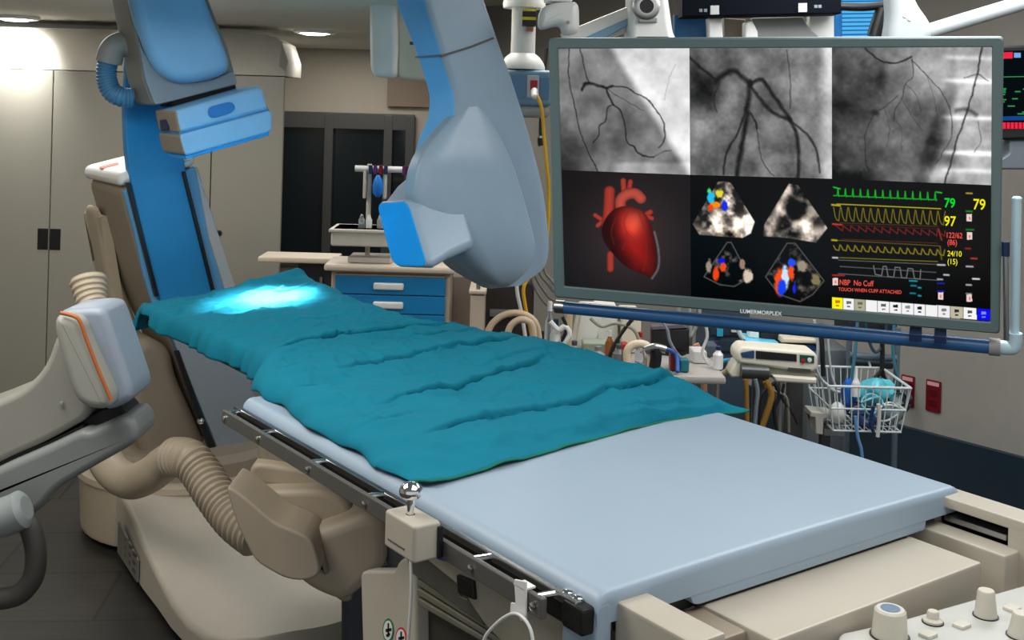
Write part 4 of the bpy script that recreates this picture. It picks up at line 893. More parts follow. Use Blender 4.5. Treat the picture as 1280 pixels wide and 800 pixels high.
# ---- tubular boom carrying the monitor
bo = thing('monitor_boom', 'blue tube frame running under the big monitor with a glossy upright at its right', 'boom', MP(980, 405))
mb = MB(); mb.tube([MP(703, 384, -.05), MP(1245, 434, -.05)], lambda t: .0205, 20, straight=True); mb.build('lower_tube', RAILB, bo)
mb = MB(); mb.tube([MP(695, 383, -.05), MP(706, 384, -.05)], .022, 20, straight=True); mb.build('end_ferrule', STEEL, bo)
mb = MB(); mb.tube([MP(1236, 433, -.05), MP(1250, 434.3, -.05)], .025, 20, straight=True); mb.build('collar', GREYP, bo)
mb = MB(); mb.tube([MP(1250, 434, -.05), MP(1264, 434.5, -.05), MP(1267.5, 431, -.05), MP(1268.5, 416, -.05)], .0205, 18); mb.build('corner_elbow', mat('pale_ice_blue_lit', (204, 232, 244), .2), bo)  # lit glow of elbow and upright put into a pale colour
mb = MB(); mb.tube([MP(1268, 424, -.05), MP(1271, 250, -.05)], .0128, 16, straight=True); mb.lathe(MP(1271, 251, -.05), MP(1271, 240, -.05)-MP(1271, 251, -.05), [(0, .0135), (.008, .0135), (.012, .01), (.013, .001)], 16); mb.build('upright', mat('pale_ice_blue_lit', (204, 232, 244), .2), bo)
mb = MB(); mb.tube([MP(1257, 305, .02), MP(1258, 425, .02)], .0075, 12, straight=True); mb.build('rear_upright', STEEL, bo)
mb = MB(); mb.tube([MP(1257, 302, .02), MP(1257, 320, .02)], .011, 12, straight=True); mb.build('clip', NAVY, bo)
for x0, x1 in ((1137, 1152), (1168, 1183)):
    y = 412+(x0-1137)*.08; mb = MB(); mprism(mb, [(x0, y), (x1, y+1), (x1, y+10), (x0, y+9)], -.045, .05, .002); mb.build('clamp_tab', NAVY, bo)

# ================================================================== BACK OF THE ROOM, left half
# blue-drawer cart
dc = 5.6; tl_, br_ = P(411, 332, dc), P(566, 332, dc); zc = P(490, 331, dc).z
ct = thing('drawer_cart', 'beige supply cart with blue drawers and white pulls behind the drape', 'cart', ((tl_.x+br_.x)/2, dc+.25, 0))
mb = MB(); mb.wb(tl_.x+.01, br_.x-.01, dc+.02, dc+.26, .1, zc-.02, .01); mb.build('carcass', BEIGE2, ct)
mb = MB(); mb.wb(tl_.x-.02, br_.x+.015, dc-.03, dc+.28, zc-.035, zc, .012); mb.build('worktop', mat('cart_top_beige', (216, 200, 180), .4), ct)
mb = MB(); mb.wb(tl_.x+.035, br_.x-.035, dc+.0, dc+.03, zc-.058, zc-.05, .002); mb.build('lock_rail', TAUPE, ct)
xa, xb = P(419, 350, dc).x, P(557, 350, dc).x
ztops = [P(490, 346, dc).z, P(490, 369.5, dc).z]; step = ztops[0]-ztops[1]
for k in range(8):
    a = ztops[0]-step*k; mb = MB(); mb.wb(xa, xb, dc-.002, dc+.03, a-step+.004, a, .004); d = mb.build('drawer', mat('drawer_blue', (0, 126, 186), .45), ct)
    x0, x1 = P(467, 358, dc).x, P(505, 358, dc).x; zz = a-(P(486, 346, dc).z-P(486, 358, dc).z)
    mb = MB(); mb.wb(x0, x1, dc-.022, dc+.002, zz-.016, zz+.018, .008, 3, .012); mb.build('pull', WHITE, d)
for sx in (tl_.x+.06, br_.x-.06):
    for y in (dc+.06, dc+.22):
        mb = MB(); mb.lathe((sx-.015, y, .045), (1, 0, 0), [(0, .03), (.003, .045), (.027, .045), (.03, .03)], 18); mb.wb(sx-.02, sx+.02, y-.02, y+.02, .08, .105, .003); mb.build('castor', DGREY, ct)
# accessory pole clamped on the cart
pp = P(461, 325, 5.66); ap = thing('accessory_pole', 'white pole with crossbar and tray standing on the blue-drawer cart', 'stand', (pp.x, 5.7, zc))
zz = lambda y: P(461, y, 5.7).z
X7 = lambda x, y=250: P(x, y, 5.7).x
mb = MB(); mb.wb(X7(437, 325), X7(491, 325), 5.62, 5.8, zc+.001, zz(319), .008); mb.build('base_box', mat('pale_grey_plastic', (208, 200, 192), .4), ap)
mb = MB(); mb.tube([(X7(461), 5.7, zz(320)), (X7(461), 5.7, zz(205))], .012, 12, straight=True); mb.build('pole', mat('pole_off_white', (206, 198, 186), .4), ap)
mb = MB(); mb.tube([(X7(444, 211), 5.7, zz(211)), (X7(516, 211), 5.7, zz(211))], .016, 12, straight=True); mb.build('crossbar', WHITE, ap)
mb = MB(); mb.wb(X7(418, 296), X7(500, 296), 5.58, 5.82, zz(305), zz(284), .01); mb.wb(X7(416, 284), X7(502, 284), 5.57, 5.83, zz(288), zz(284), .004); mb.build('tray', mat('tray_off_white', (212, 206, 194), .4), ap)
for x in (454, 479):
    mb = MB(); mb.wb(X7(x), X7(x+4), 5.67, 5.72, zz(248), zz(214), .006); mb.build('hanger_strip', mat('pole_off_white', (206, 198, 186), .4), ap)
for k, x in enumerate((463, 469, 476, 482, 505, 510)):
    c = [NAVY, mat('purple_cap', (90, 30, 100), .5), DRED][k % 3]; mb = MB(); mb.tube([(X7(x), 5.672, zz(206)), (X7(x), 5.672, zz(217))], .010, 10, straight=True)
    tag(mb.build('clamp_clip', c), ['dark blue clip', 'purple clip', 'dark red clip'][k % 3]+' on the white crossbar, number %s from its left end' % ['one', 'two', 'three', 'four', 'five', 'six'][k], 'clip', 'clips on the crossbar')
mb = MB(); x0 = X7(473); mb.lathe((x0, 5.665, zz(218)), (0, 0, -1), [(0, .008), (.02, .02), (.05, .027), (.09, .024), (.108, .01), (.11, .001)], 18); tag(mb.build('blue_bulb', mat('bulb_blue', (20, 120, 210), .4)), 'blue rubber bulb hanging from the white crossbar', 'squeeze bulb')
for k, (x, c) in enumerate(((453, 'clear'), (462, 'white'), (476, 'grey'))):
    mb = MB(); xx = X7(x, 290); mb.lathe((xx, 5.66, zz(284)+.001), U, [(0, .016), (.04, .016), (.046, .012), (.06, .008), (.064, .008), (.065, .001)], 16)
    tag(mb.build('vial', [GLASSY, WHITE, GREYP][k]), 'small %s vial standing on the tray of the accessory pole' % c, 'vial', 'vials on the pole tray')
# side counter left of the cart
cz = P(370, 322, 5.9).z; xa, xb = P(322, 325, 5.9).x, P(420, 325, 5.9).x
sc_ = thing('side_table', 'pale wooden side table in front of the dark control-room window', 'table', ((xa+xb)/2, 6.1, 0))
mb = MB(); mb.wb(xa, xb, 5.9, 6.12, cz-.03, cz, .008); mb.build('tabletop', mat('pale_wood', (222, 206, 184), .45, var=.08, scale=5), sc_)
mb = MB(); mb.wb(xa+.2, xb-.01, 5.95, 6.11, .02, cz-.03, .006); mb.build('cabinet_body', mat('side_cabinet_dark', (34, 42, 46), .5), sc_)
mb = MB(); mb.tube([(P(400, 340, 5.88).x, 5.92, cz-.1), (P(402, 390, 5.88).x, 5.92, .3)], .009, 8, straight=True); mb.build('leg', STEEL, sc_)
# cabinets right of the cart
def pbox(mb, x0, x1, y0, y1, d, t, r=.008): mb.pd([(x0, y0), (x1, y0), (x1, y1), (x0, y1)], d, t, r, r)
def tobase(y): return y
g = thing('tall_cabinet', 'dark brown equipment cabinet under the nose of the ceiling-hung C-arm', 'cabinet', P(625, 640, 6.0)*1)
g.location.z = 0; ORG[g] = g.location.copy()
def dbox(x0, x1, y0, d, t, m, root, name, r=.01, z0=0.02):
    a, b = P(x0, y0, d), P(x1, y0, d); mb = MB(); mb.wb(a.x, b.x, d, d+t, z0, a.z, r); return mb.build(name, m, root)
dbox(566, 590, 345, 5.95, .4, mat('cabinet_side_grey', (124, 112, 100), .5), g, 'side_panel'); dbox(590, 668, 352, 6.0, .4, mat('cabinet_dark', (38, 32, 28), .5), g, 'carcass')
mb = MB(); mb.wb(P(612, 380, 6).x, P(640, 380, 6).x, 5.985, 6.0, .75, .79, .004); mb.build('handle', STEEL, g)
g = thing('beige_bin', 'narrow beige bin right of the blue-drawer cart', 'bin', P(596, 640, 5.5)); g.location.z = 0; ORG[g] = g.location.copy()
dbox(588, 606, 369, 5.5, .3, mat('bin_beige', (196, 180, 162), .5), g, 'body'); mb = MB(); a, b = P(586, 368, 5.49), P(608, 368, 5.49); mb.wb(a.x, b.x, 5.49, 5.82, a.z, a.z+.02, .006); mb.build('lid', mat('bin_beige', (196, 180, 162), .5), g)
mb = MB(); mb.tube([P(598, 369, 5.52), P(598, 352, 5.52)], .01, 10, straight=True); mb.build('lid_post', STEEL, g)
# tan hoses standing up from the trolley
mb = MB(); mb.tube([P(605, 440, 4.3), P(611, 412, 4.3), P(624, 397, 4.3), P(642, 391, 4.3), P(660, 395, 4.3), P(671, 408, 4.3), P(675, 440, 4.3)], .0125, 14); tag(mb.build('breathing_hose', TAN), 'tan hose arching highest over the right edge of the drape', 'hose')
mb = MB(); mb.tube([P(632, 440, 4.25), P(636, 412, 4.25), P(646, 401, 4.25), P(657, 400, 4.25), P(666, 409, 4.25), P(668, 440, 4.25)], .0125, 14); tag(mb.build('breathing_hose', TAN), 'tan hose making the lower inner arch beside the drape', 'hose')

# ------------------------------------------------------------------ ceiling units
cu = thing('ceiling_unit', 'off-white boxy unit hanging from the ceiling behind the big C-arm', 'ceiling unit', P(500, 50, 5.1))
IV = mat('ivory_plastic', (214, 206, 188), .4)
mb = MB(); mb.pd([(461, -60), (495, -60), (497, 60), (495, 98), (468, 96), (462, 86)], 5.0, .12, .03, .03, 5); mb.build('front_plate', WHITE, cu)
mb = MB(); mb.pd([(494, -60), (540, -60), (538, 100), (497, 98)], 5.05, .35, .015, .02); mb.build('housing', IV, cu)
mb = MB(); mb.pd([(512, 52), (520, 52), (520, 56), (512, 56)], 5.045, .02, .001); mb.build('catch', DGREY, cu)
mb = MB(); mb.wb(P(500, 0, 5.2).x, P(515, 0, 5.2).x, 5.15, 5.3, P(500, -50, 5.2).z-.03, 2.615, .01); mb.build('drop_tube', WHITE, cu)
# service column
sd = 5.0; sx = lambda x, y=60: P(x, y, sd).x; sz = lambda y, x=655: P(x, y, sd).z
cxm = sx(654); sv = thing('service_pendant', 'white ceiling service column with a blue socket head left of the big monitor', 'ceiling pendant', (cxm, sd+.1, sz(148)))
rr = (sx(669)-sx(638))/2
mb = MB(); mb.lathe((cxm, sd+.1, sz(66)), U, [(0, rr), (sz(8)-sz(66), rr), (sz(8)-sz(66), rr*1.7), (sz(2)-sz(66), rr*1.75), (sz(2)-sz(66)+.03, rr*1.6), (2.617-sz(66), rr*1.6)], 32); col = mb.build('column', WHITE, sv)
mb = MB(); mb.lathe((cxm, sd+.1, sz(86)), U, [(0, rr*1.85), (.012, rr*1.85), (.03, rr*1.72), (.055, rr*1.4), (.07, rr*1.05), (.075, rr*.9)], 32); mb.build('flare', WHITE, sv)
mb = MB(); mb.wb(sx(628), sx(692), sd, sd+.24, sz(132), sz(87), .02, 3, .03); hd = mb.build('socket_head', mat('head_blue_grey', (112, 146, 172), .4), sv)
mb = MB(); mb.wb(sx(630), sx(690), sd+.01, sd+.23, sz(147), sz(131), .025, 3, .03); mb.build('head_bottom', GREYP, sv)
mb = MB(); mb.wb(sx(641), sx(657), sd-.004, sd+.01, sz(124), sz(94), .003); mb.build('socket_plate', mat('plate_blue', (88, 130, 165), .4), sv); mb = MB(); mb.wb(sx(676), sx(688), sd-.004, sd+.01, sz(124), sz(96), .003); mb.build('socket_plate', mat('plate_blue', (88, 130, 165), .4), sv)
mb = MB(); mb.wb(sx(660), sx(675), sd-.006, sd+.01, sz(122), sz(94), .003); mb.build('socket_plate', mat('plate_pale', (190, 196, 200), .4), sv)
mb = MB(); mb.wb(sx(664), sx(673), sd-.012, sd, sz(112), sz(100), .002); mb.build('red_socket', RED, sv)
st = MB()
for y0, y1, i in ((12, 14, 1), (14, 21, 0), (21, 25, 1), (25, 32, 0)):
    st.mi = i; st.prism([(sx(652), sz(y1)), (sx(669), sz(y1)), (sx(669), sz(y0)), (sx(652), sz(y0))], Vector((0, 0, 0)), Vector((1, 0, 0)), U, Vector((0, 1, 0)), sd-.01+.0015*(i), sd+.1-rr*.5, .0005, 1)
st.mi = 2; st.prism([(sx(658), sz(38)), (sx(666), sz(38)), (sx(666), sz(34)), (sx(658), sz(34))], Vector((0, 0, 0)), Vector((1, 0, 0)), U, Vector((0, 1, 0)), sd-.01, sd+.1-rr*.5, .0005, 1)
st.build('warning_label', [BLACK, mat('label_yellow', (220, 200, 40), .5), ORANGE], col)
pl_ = thing('power_cable', 'yellow power cable with white plug hanging from the blue socket head', 'cable', P(668, 117, 4.98))
mb = MB(); mb.tube([P(668, 113, 4.975), P(668, 120, 4.93), P(672, 121, 4.92)], .014, 12); mb.build('plug', WHITE, pl_)
mb = MB(); mb.tube([P(671, 119, 4.92), P(677, 135, 4.9), P(680, 170, 4.9), P(684, 212, 4.9), P(686, 245, 4.93), P(683, 300, 4.93), P(668, 338, 4.93), P(655, 358, 4.9), P(657, 385, 4.9), P(664, 418, 4.9), P(668, 470, 4.9)], .0075, 12); mb.build('cord', YELLOW, pl_)
mb = MB(); mb.tube([P(650, 330, 4.86), P(646, 360, 4.86), P(652, 392, 4.86), P(658, 430, 4.86)], .008, 10); tag(mb.build('white_tube', WHITE), 'white tube hanging just left of the yellow cable below the C-arm', 'tube')
mb = MB(); mb.tube([P(683, 60, 5.3), P(676, 148, 5.3), P(676, 175, 5.3), P(677, 182, 5.3)], lambda t: .008 if t < .6 else .016, 10); tag(mb.build('hanging_cable', BLACK), 'black cable ending in a thick connector under the service column', 'cable')
for k, (a, b, c, dd) in enumerate([((664, 345), (676, 372), (690, 384), 'nearest the yellow cable'), ((668, 340), (682, 366), (694, 376), 'second from the yellow cable'), ((674, 338), (686, 356), (696, 366), 'third from the yellow cable'), ((680, 335), (689, 350), (698, 358), 'furthest from the yellow cable')]):
    mb = MB(); mb.tube([P(a[0], a[1]-40, 4.7), P(*a, 4.7), P(*b, 4.68), P(*c, 4.66), P(c[0]+30, c[1]+4, 4.66)], .006, 8); tag(mb.build('grey_lead', mat('lead_grey', (120, 116, 104), .5)), 'thin grey lead curving left of the big monitor, '+dd, 'cable', 'grey leads beside the monitor')
# white articulated lamp arm
wa = thing('lamp_arm', 'white articulated ceiling arm with a round black-centred joint above the monitor', 'ceiling arm', P(750, 40, 4.3))
mb = MB(); mb.pd([(674, 10), (690, 3), (712, 1), (724, 3), (725, 42), (703, 44), (702, 29), (672, 37)], 4.25, .14, .03, .03, 5); mb.build('shoulder', WHITE, wa)
mb = MB(); mb.tube([P(706, 56, 4.32), P(740, 42, 4.32), P(790, 22, 4.32)], lambda t: .045, 18); mb.build('forearm', WHITE, wa)
mb = MB(); mb.pd([(724, 50), (786, 22), (788, 30), (745, 54)], 4.26, .03, .004); mb.build('forearm_strip', mat('strip_pale_blue', (120, 160, 186), .4), wa)
mb = MB(); mb.pd([(788, -20), (834, -20), (842, 40), (846, 47), (846, 56), (786, 56), (786, 44)], 4.2, .2, .03, .03, 5); mb.build('joint_housing', WHITE, wa)
mb = MB(); c = P(808, 8, 4.19); mb.lathe(c, (0, -1, 0), [(-.02, .052), (.006, .05), (.01, .042), (.01, .026), (.0, .026)], 28); mb.build('joint_ring', STEEL, wa)
mb = MB(); mb.lathe(c, (0, -1, 0), [(0, .027), (.004, .027), (.0045, .001)], 24); mb.build('joint_bore', BLACK, wa)
mb = MB(); mb.lathe(P(710, 28, 4.245), (0, -1, 0), [(0, .007), (.004, .007), (.005, .001)], 12); mb.build('screw', GREYP, wa)
mb = MB(); mb.pd([(798, 22), (822, 22), (822, 28), (798, 28)], 4.185, .02, .004, .004); mb.build('joint_slot', GREYP, wa)
mb = MB(); mb.wb(P(790, 0, 4.3).x, P(830, 0, 4.3).x, 4.25, 4.4, P(800, -15, 4.3).z, 2.615, .01); mb.build('ceiling_tube', WHITE, wa)
mb = MB(); mb.wb(P(680, 0, 4.33).x, P(715, 0, 4.33).x, 4.28, 4.38, P(700, 4, 4.33).z, 2.615, .01); mb.build('ceiling_tube', WHITE, wa)
# back of the display bank
bk = thing('display_bank', 'dark bank of small displays hanging above the big monitor, only its lower bar in view', 'display', P(950, 15, 4.35))
BAR = mat('bank_navy_black', (6, 10, 20), .7, spec=.08)
mb = MB(); mb.pd([(853, -60), (1052, -66), (1052, 17), (853, 21)], 4.3, .12, .006, .004); mb.build('display_bar', BAR, bk)
for x, y in ((888, 7), (998, 4)):
    mb = MB(); mb.pd([(x, y), (x+11, y-.3), (x+11, y+11), (x, y+11.3)], 4.294, .01, .001); mb.build('bar_button', mat('button_grey', (190, 190, 190), .4), bk)
mb = MB()
for x, y in ((874, 11), (880, 11), (1018, 6), (1023, 6)): mb.pd([(x, y), (x+4, y), (x+4, y+4), (x, y+4)], 4.297, .01, .0005)
mb.build('bar_marking', mat('marking_grey', (120, 130, 140), .5), bk)
mb = MB(); mb.pd([(885, 22), (903, 22), (905, 60), (886, 60)], 4.36, .06, .01, .006); mb.build('bracket', WHITE, bk)
mb = MB(); mb.pd([(931, 28), (940, 24), (948, 40), (948, 60), (931, 60)], 4.36, .06, .01, .006); mb.build('bracket', WHITE, bk)
mb = MB(); mb.pd([(940, 22), (1004, 20), (1012, 34), (1040, 60), (944, 60)], 4.42, .05, .01, .006); mb.build('rear_plate', GREYP, bk)
mb = MB(); mb.pd([(1012, 18), (1043, 18), (1043, 60), (1012, 60)], 4.44, .05, .006, .004); mb.build('rear_panel', WHITE, bk)
mb = MB(); mb.pd([(843, 18), (886, 22), (886, 60), (843, 60)], 4.46, .05, .006, .004); mb.build('rear_panel', mat('bank_blue', (20, 96, 150), .45), bk)
mb = MB(); mb.pd([(905, 22), (932, 24), (932, 60), (906, 60)], 4.5, .05, .006, .004); mb.build('rear_panel', TAUPE, bk)
mb = MB(); mb.wb(P(945, 0, 4.36).x, P(965, 0, 4.36).x, 4.34, 4.4, P(955, -50, 4.36).z-.05, 2.615, .01); mb.build('drop_tube', WHITE, bk)
lv_ = thing('louvred_panel', 'bright cyan ribbed panel above the right half of the monitor', 'panel', P(1082, 30, 4.5))
mb = MB(); mb.pd([(1043, -20), (1118, -20), (1112, 60), (1043, 60)], 4.52, .03, .004); mb.build('backing', SBLUE, lv_)
mb = MB()
for k in range(13):
    y = -8+k*5.2; mb.pd([(1054, y), (1117, y-1), (1116, y+2.6), (1054, y+3.4)], 4.5, .02, .004)
mb.build('louvre', emit('glow_louvre_cyan', (90, 190, 245), .9), lv_)  # glow added to the ribs to make them bright
mb = MB(); mb.wb(P(1070, 0, 4.54).x, P(1090, 0, 4.54).x, 4.53, 4.58, P(1080, -15, 4.54).z, 2.615, .006); mb.build('drop_tube', WHITE, lv_)
hp = thing('hand_grip', 'black pistol-shaped hand control hanging in front of the cyan ribbed panel', 'hand control', P(1100, 30, 4.4))
mb = MB(); mb.tube([P(1113, -10, 4.4), P(1108, 4, 4.4), P(1104, 14, 4.4), P(1098, 30, 4.4), P(1093, 46, 4.4)], lambda t: .018 if t < .45 else .03, 14); mb.build('grip', BLACK, hp)
mb = MB(); mb.tube([P(1045, 8, 4.4), P(1080, 9, 4.4), P(1106, 6, 4.4)], .016, 12); mb.build('stalk', BLACK, hp)
# pale grey arm on the right
ra = thing('spring_arm', 'pale grey spring arm rising to the right above the monitor', 'ceiling arm', P(1190, 30, 4.2))
PG = mat('pale_grey_arm', (166, 172, 174), .4)
mb = MB(); mb.tube([P(1158, 40, 4.2), P(1210, 24, 4.2), P(1330, -12, 4.2)], .028, 18, straight=True); mb.build('tube', PG, ra)
mb = MB(); mb.pd([(1112, -40), (1140, -40), (1146, 0), (1166, 26), (1170, 42), (1160, 60), (1110, 60), (1118, 20)], 4.15, .14, .04, .05, 5); mb.build('knuckle', PG, ra)
for x, y in ((1131, 20), (1137, 24)):
    mb = MB(); mb.lathe(P(x, y, 4.149), (0, -1, 0), [(0, .006), (.003, .006), (.004, .001)], 10); mb.build('rivet', WHITE, ra)
mb = MB(); mb.wb(P(1115, 0, 4.22).x, P(1138, 0, 4.22).x, 4.18, 4.26, P(1125, -30, 4.22).z, 2.615, .01); mb.build('ceiling_tube', PG, ra)
# small side display
sdp = thing('side_display', 'black vital-signs display cut by the right edge behind the monitor', 'display', P(1300, 190, 4.6))
mb = MB(); mb.pd([(1225, 58), (1420, 52), (1420, 170), (1225, 176)], 4.6, .08, .012, .008); mb.build('housing', BLACK, sdp)
mb = MB(); mb.pd([(1236, 64), (1410, 60), (1410, 150), (1236, 162)], 4.596, .01, .001); mb.build('screen', emit('display_black', (6, 14, 18), 1), sdp)
mb = MB(); mb.mi = 0; mb.pd([(1238, 66), (1266, 65), (1266, 73), (1238, 74)], 4.592, .004, .0005); mb.mi = 1; mb.pd([(1268, 66), (1276, 66), (1276, 72), (1268, 72)], 4.592, .004, .0005)
mb.mi = 0
for x in range(1244, 1330, 5): mb.pd([(x, 153), (x+3.4, 153), (x+3.4, 161), (x, 161)], 4.592, .004, .0005)
mb.mi = 2
for i in range(34):
    x = 1240+random.random()*90; y = 108+random.random()*38; w_ = 2+random.random()*7; mb.pd([(x, y), (x+w_, y), (x+w_, y+1.5), (x, y+1.5)], 4.592, .004, .0003)
mb.pd([(1236, 96), (1400, 93), (1400, 94), (1236, 97)], 4.592, .004, .0003)
mb.mi = 3; mb.pd([(1238, 146), (1400, 142), (1400, 148), (1238, 151)], 4.592, .004, .0005)
mb.build('screen_readout', [emit('display_red', (240, 40, 70)), emit('display_pale', (120, 170, 230)), emit('display_green', (50, 150, 80)), emit('display_blue', (20, 70, 140))], sdp)
mb = MB(); mb.pd([(1262, 174), (1300, 174), (1300, 190), (1330, 205), (1330, 212), (1240, 212), (1240, 205), (1262, 192)], 4.62, .1, .01, .01); mb.build('foot', mat('display_foot_grey', (104, 112, 120), .4), sdp)
mb = MB(); mb.wb(P(1290, 0, 4.7).x, P(1310, 0, 4.7).x, 4.66, 4.7, P(1300, 170, 4.7).z, 2.615, .006); mb.build('drop_tube', GREYP, sdp)

# ================================================================== CLUTTER BEHIND THE TABLE, below the monitor
zt2 = .86; D0 = 4.35
trx = [P(668, 440, D0).x, P(905, 440, D0).x]
tr = thing('supply_trolley', 'grey supply trolley behind the table below the monitor, crowded with supplies', 'trolley', ((trx[0]+trx[1])/2, D0+.3, 0))
mb = MB(); mb.wb(trx[0], trx[1], D0-.06, D0+.5, zt2-.03, zt2, .01); mb.build('top_shelf', mat('trolley_grey', (176, 170, 164), .4), tr)
mb = MB(); mb.wb(trx[0], trx[1], D0-.06, D0+.5, .2, .23, .01); mb.build('lower_shelf', mat('trolley_grey', (176, 170, 164), .4), tr)
for x in (trx[0]+.03, trx[1]-.03):
    for y in (D0-.03, D0+.47):
        mb = MB(); mb.tube([(x, y, 0.0), (x, y, zt2-.01)], .014, 10, straight=True); mb.build('leg', STEEL, tr)
def on(px, d): return Vector((P(px, 430, d).x, d, zt2))
def bottle(px, d, h, r, m, cap, label, cat='bottle', grp='bottles on the supply trolley'):
    p = on(px, d); t = thing('bottle', label, cat, p, grp)
    mb = MB(); mb.lathe(p+U*.001, U, [(0, r*.9), (.004, r), (h*.62, r), (h*.75, r*.5), (h*.84, r*.42)], 18); mb.build('body', m, t)
    mb = MB(); mb.lathe(p+U*(h*.83), U, [(0, r*.5), (h*.15, r*.5), (h*.17, r*.4), (h*.17, .001)], 16); mb.build('cap', cap, t)
def pack(px0, px1, y0, y1, d, t, m, label, name='supply_pack', cat='pack', skew=0, grp='white packs on the supply trolley'):
    a, b = P(px0, y1, d), P(px1, y0, d); z1 = max(b.z, zt2+.05)
    mb = MB(); mb.prism([(a.x, zt2+.001), (b.x, zt2+.001), (b.x+skew, z1), (a.x+skew, z1)], Vector((0, 0, 0)), Vector((1, 0, 0)), U, Vector((0, 1, 0)), d, d+t, .008, 2, .01)
    o = tag(mb.build(name, m), label, cat, grp); return o
PAPER = mat('white_paper_wrap', (226, 224, 216), .6, bump=.25, bscale=25, var=.08)
pack(716, 744, 388, 450, 4.62, .22, PAPER, 'white wrapped pack leaning at the left of the trolley top', skew=.03)
pack(747, 775, 384, 450, 4.70, .2, PAPER, 'tall white wrapped pack in the middle of the trolley top', skew=-.01)
pack(776, 802, 392, 450, 4.66, .2, mat('cream_wrap', (220, 212, 190), .6, bump=.2, bscale=25), 'cream wrapped pack right of the white packs', skew=.0)
pack(728, 770, 430, 450, 4.5, .1, mat('sage_box', (150, 160, 140), .5), 'low sage-green carton in front of the white packs', 'carton', 'carton', grp='cartons on the trolley')
pack(706, 716, 390, 450, 4.55, .1, mat('sand_box', (200, 184, 150), .5), 'slim sand-coloured carton standing left of the white packs', 'carton', 'carton', grp='cartons on the trolley')
bottle(694, 4.46, .17, .022, WHITE, NAVY, 'white bottle with dark blue cap at the left end of the trolley'); bottle(718, 4.40, .10, .022, GREYP, DGREY, 'grey jar left in the front row of the trolley', 'jar')
bottle(748, 4.38, .085, .026, GREYP, mat('jar_lid_grey', (120, 124, 124), .4), 'grey jar second from left in the front row of the trolley', 'jar'); bottle(774, 4.38, .095, .024, mat('jar_dark', (110, 112, 112), .4), DGREY, 'dark grey jar third from left in the front row of the trolley', 'jar')
bottle(686, 4.56, .22, .02, GLASSY, WHITE, 'clear tall bottle beside the tan hoses')
mb = MB(); mb.tube([on(786, 4.36)+U*.012, P(784, 440, 4.36), P(792, 431, 4.36), P(806, 431, 4.36), P(813, 440, 4.36), on(815, 4.36)+U*.012], .016, 14); tag(mb.build('tube_loop', mat('pale_tan_tube', (224, 206, 176), .5)), 'short pale tube bent into an arch on the trolley', 'tube')
pack(806, 822, 446, 452, 4.36, .06, GREYP, 'small grey block in front of the black display', 'block', 'box', grp='small boxes on the trolley')
pack(838, 848, 440, 455, 4.36, .06, DRED, 'dark red small box right of the black display', 'red_box', 'box', grp='small boxes on the trolley')
pack(777, 786, 432, 440, 4.6, .06, RED, 'bright red small box before the cream pack', 'red_box', 'box', grp='small boxes on the trolley')
sm = thing('small_display', 'black small display standing on the trolley under the monitor', 'display', on(838, 4.7))
mb = MB(); mb.pd([(814, 412), (862, 410), (862, 446), (815, 448)], 4.68, .05, .01, .008); mb.build('housing', BLACK, sm)
mb = MB(); a = on(838, 4.70); mb.lathe(a+U*.001, U, [(0, .07), (.008, .068), (.012, .02), (.06, .016)], 20); mb.build('foot', BLACK, sm)
mb = MB(); mb.pd([(814, 408), (852, 405), (860, 410), (815, 413)], 4.675, .05, .004, .003); mb.build('top_strip', mat('mauve_grey', (96, 88, 98), .5), sm)
rl = thing('handset', 'black handset with silver head lying in front of the small display', 'handset', on(822, 4.34))
mb = MB(); mb.tube([on(818, 4.34)+U*.002, P(820, 446, 4.34), P(818, 436, 4.34)], .022, 12); mb.build('handle', BLACK, rl)
mb = MB(); mb.tube([P(806, 438, 4.34), P(818, 434, 4.34), P(832, 437, 4.34)], .016, 12); mb.build('head', STEEL, rl)
mb = MB(); mb.tube([P(828, 436, 4.36), P(838, 438, 4.36), P(846, 446, 4.36), on(848, 4.30)+U*.012], .008, 10); tag(mb.build('blue_lead', mat('lead_blue', (40, 90, 170), .5)), 'blue lead draped in front of the small display', 'cable')
pack(866, 884, 446, 458, 4.5, .1, mat('box_grey_white', (206, 206, 202), .45), 'pale grey small device right of the black display on the trolley', 'small_device', 'device', grp='small boxes on the trolley')
pack(850, 862, 452, 460, 4.34, .05, mat('box_teal', (30, 110, 120), .45), 'teal small box in front of the black display', 'small_box', 'box', grp='small boxes on the trolley')
pack(884, 898, 440, 452, 4.62, .1, mat('box_slate', (70, 84, 96), .45), 'slate grey small box at the right end of the trolley', 'small_box', 'box', grp='small boxes on the trolley')
bottle(762, 4.46, .13, .018, mat('amber_bottle', (150, 90, 40), .2), WHITE, 'amber bottle with white cap in the middle of the trolley'); bottle(800, 4.5, .12, .02, GLASSY, RED, 'clear bottle with red cap beside the pale bent tube'); bottle(898, 4.42, .09, .02, WHITE, NAVY, 'white bottle with navy cap at the right corner of the trolley')
for px, m, r, lab in (([(800, 392), (788, 402), (772, 424), (762, 446)], BLACK, .008, 'black lead slanting down over the white packs'), ([(703, 396), (708, 410), (704, 428), (712, 446)], BLACK, .007, 'black lead hanging at the left end below the monitor'), ([(738, 398), (752, 408), (770, 404), (792, 412), (800, 430)], mat('lead_sage', (150, 156, 136), .4), .007, 'sage lead draped across the white packs'),
    ([(688, 402), (698, 412), (706, 408), (712, 418), (702, 432)], WHITE, .010, 'white lead knotted beside the clear bottle'), ([(826, 400), (834, 412), (838, 428), (850, 446), (866, 452)], mat('lead_steel', (130, 140, 150), .4), .006, 'steel grey lead looping over the black display'), ([(880, 398), (884, 420), (878, 440), (886, 456)], mat('lead_white', (214, 214, 210), .4), .006, 'white lead hanging over the right end of the trolley')):
    mb = MB(); mb.tube([P(x, y, 4.44) for x, y in px], r, 8); tag(mb.build('trolley_lead', m), lab, 'cable', 'leads over the supply trolley')
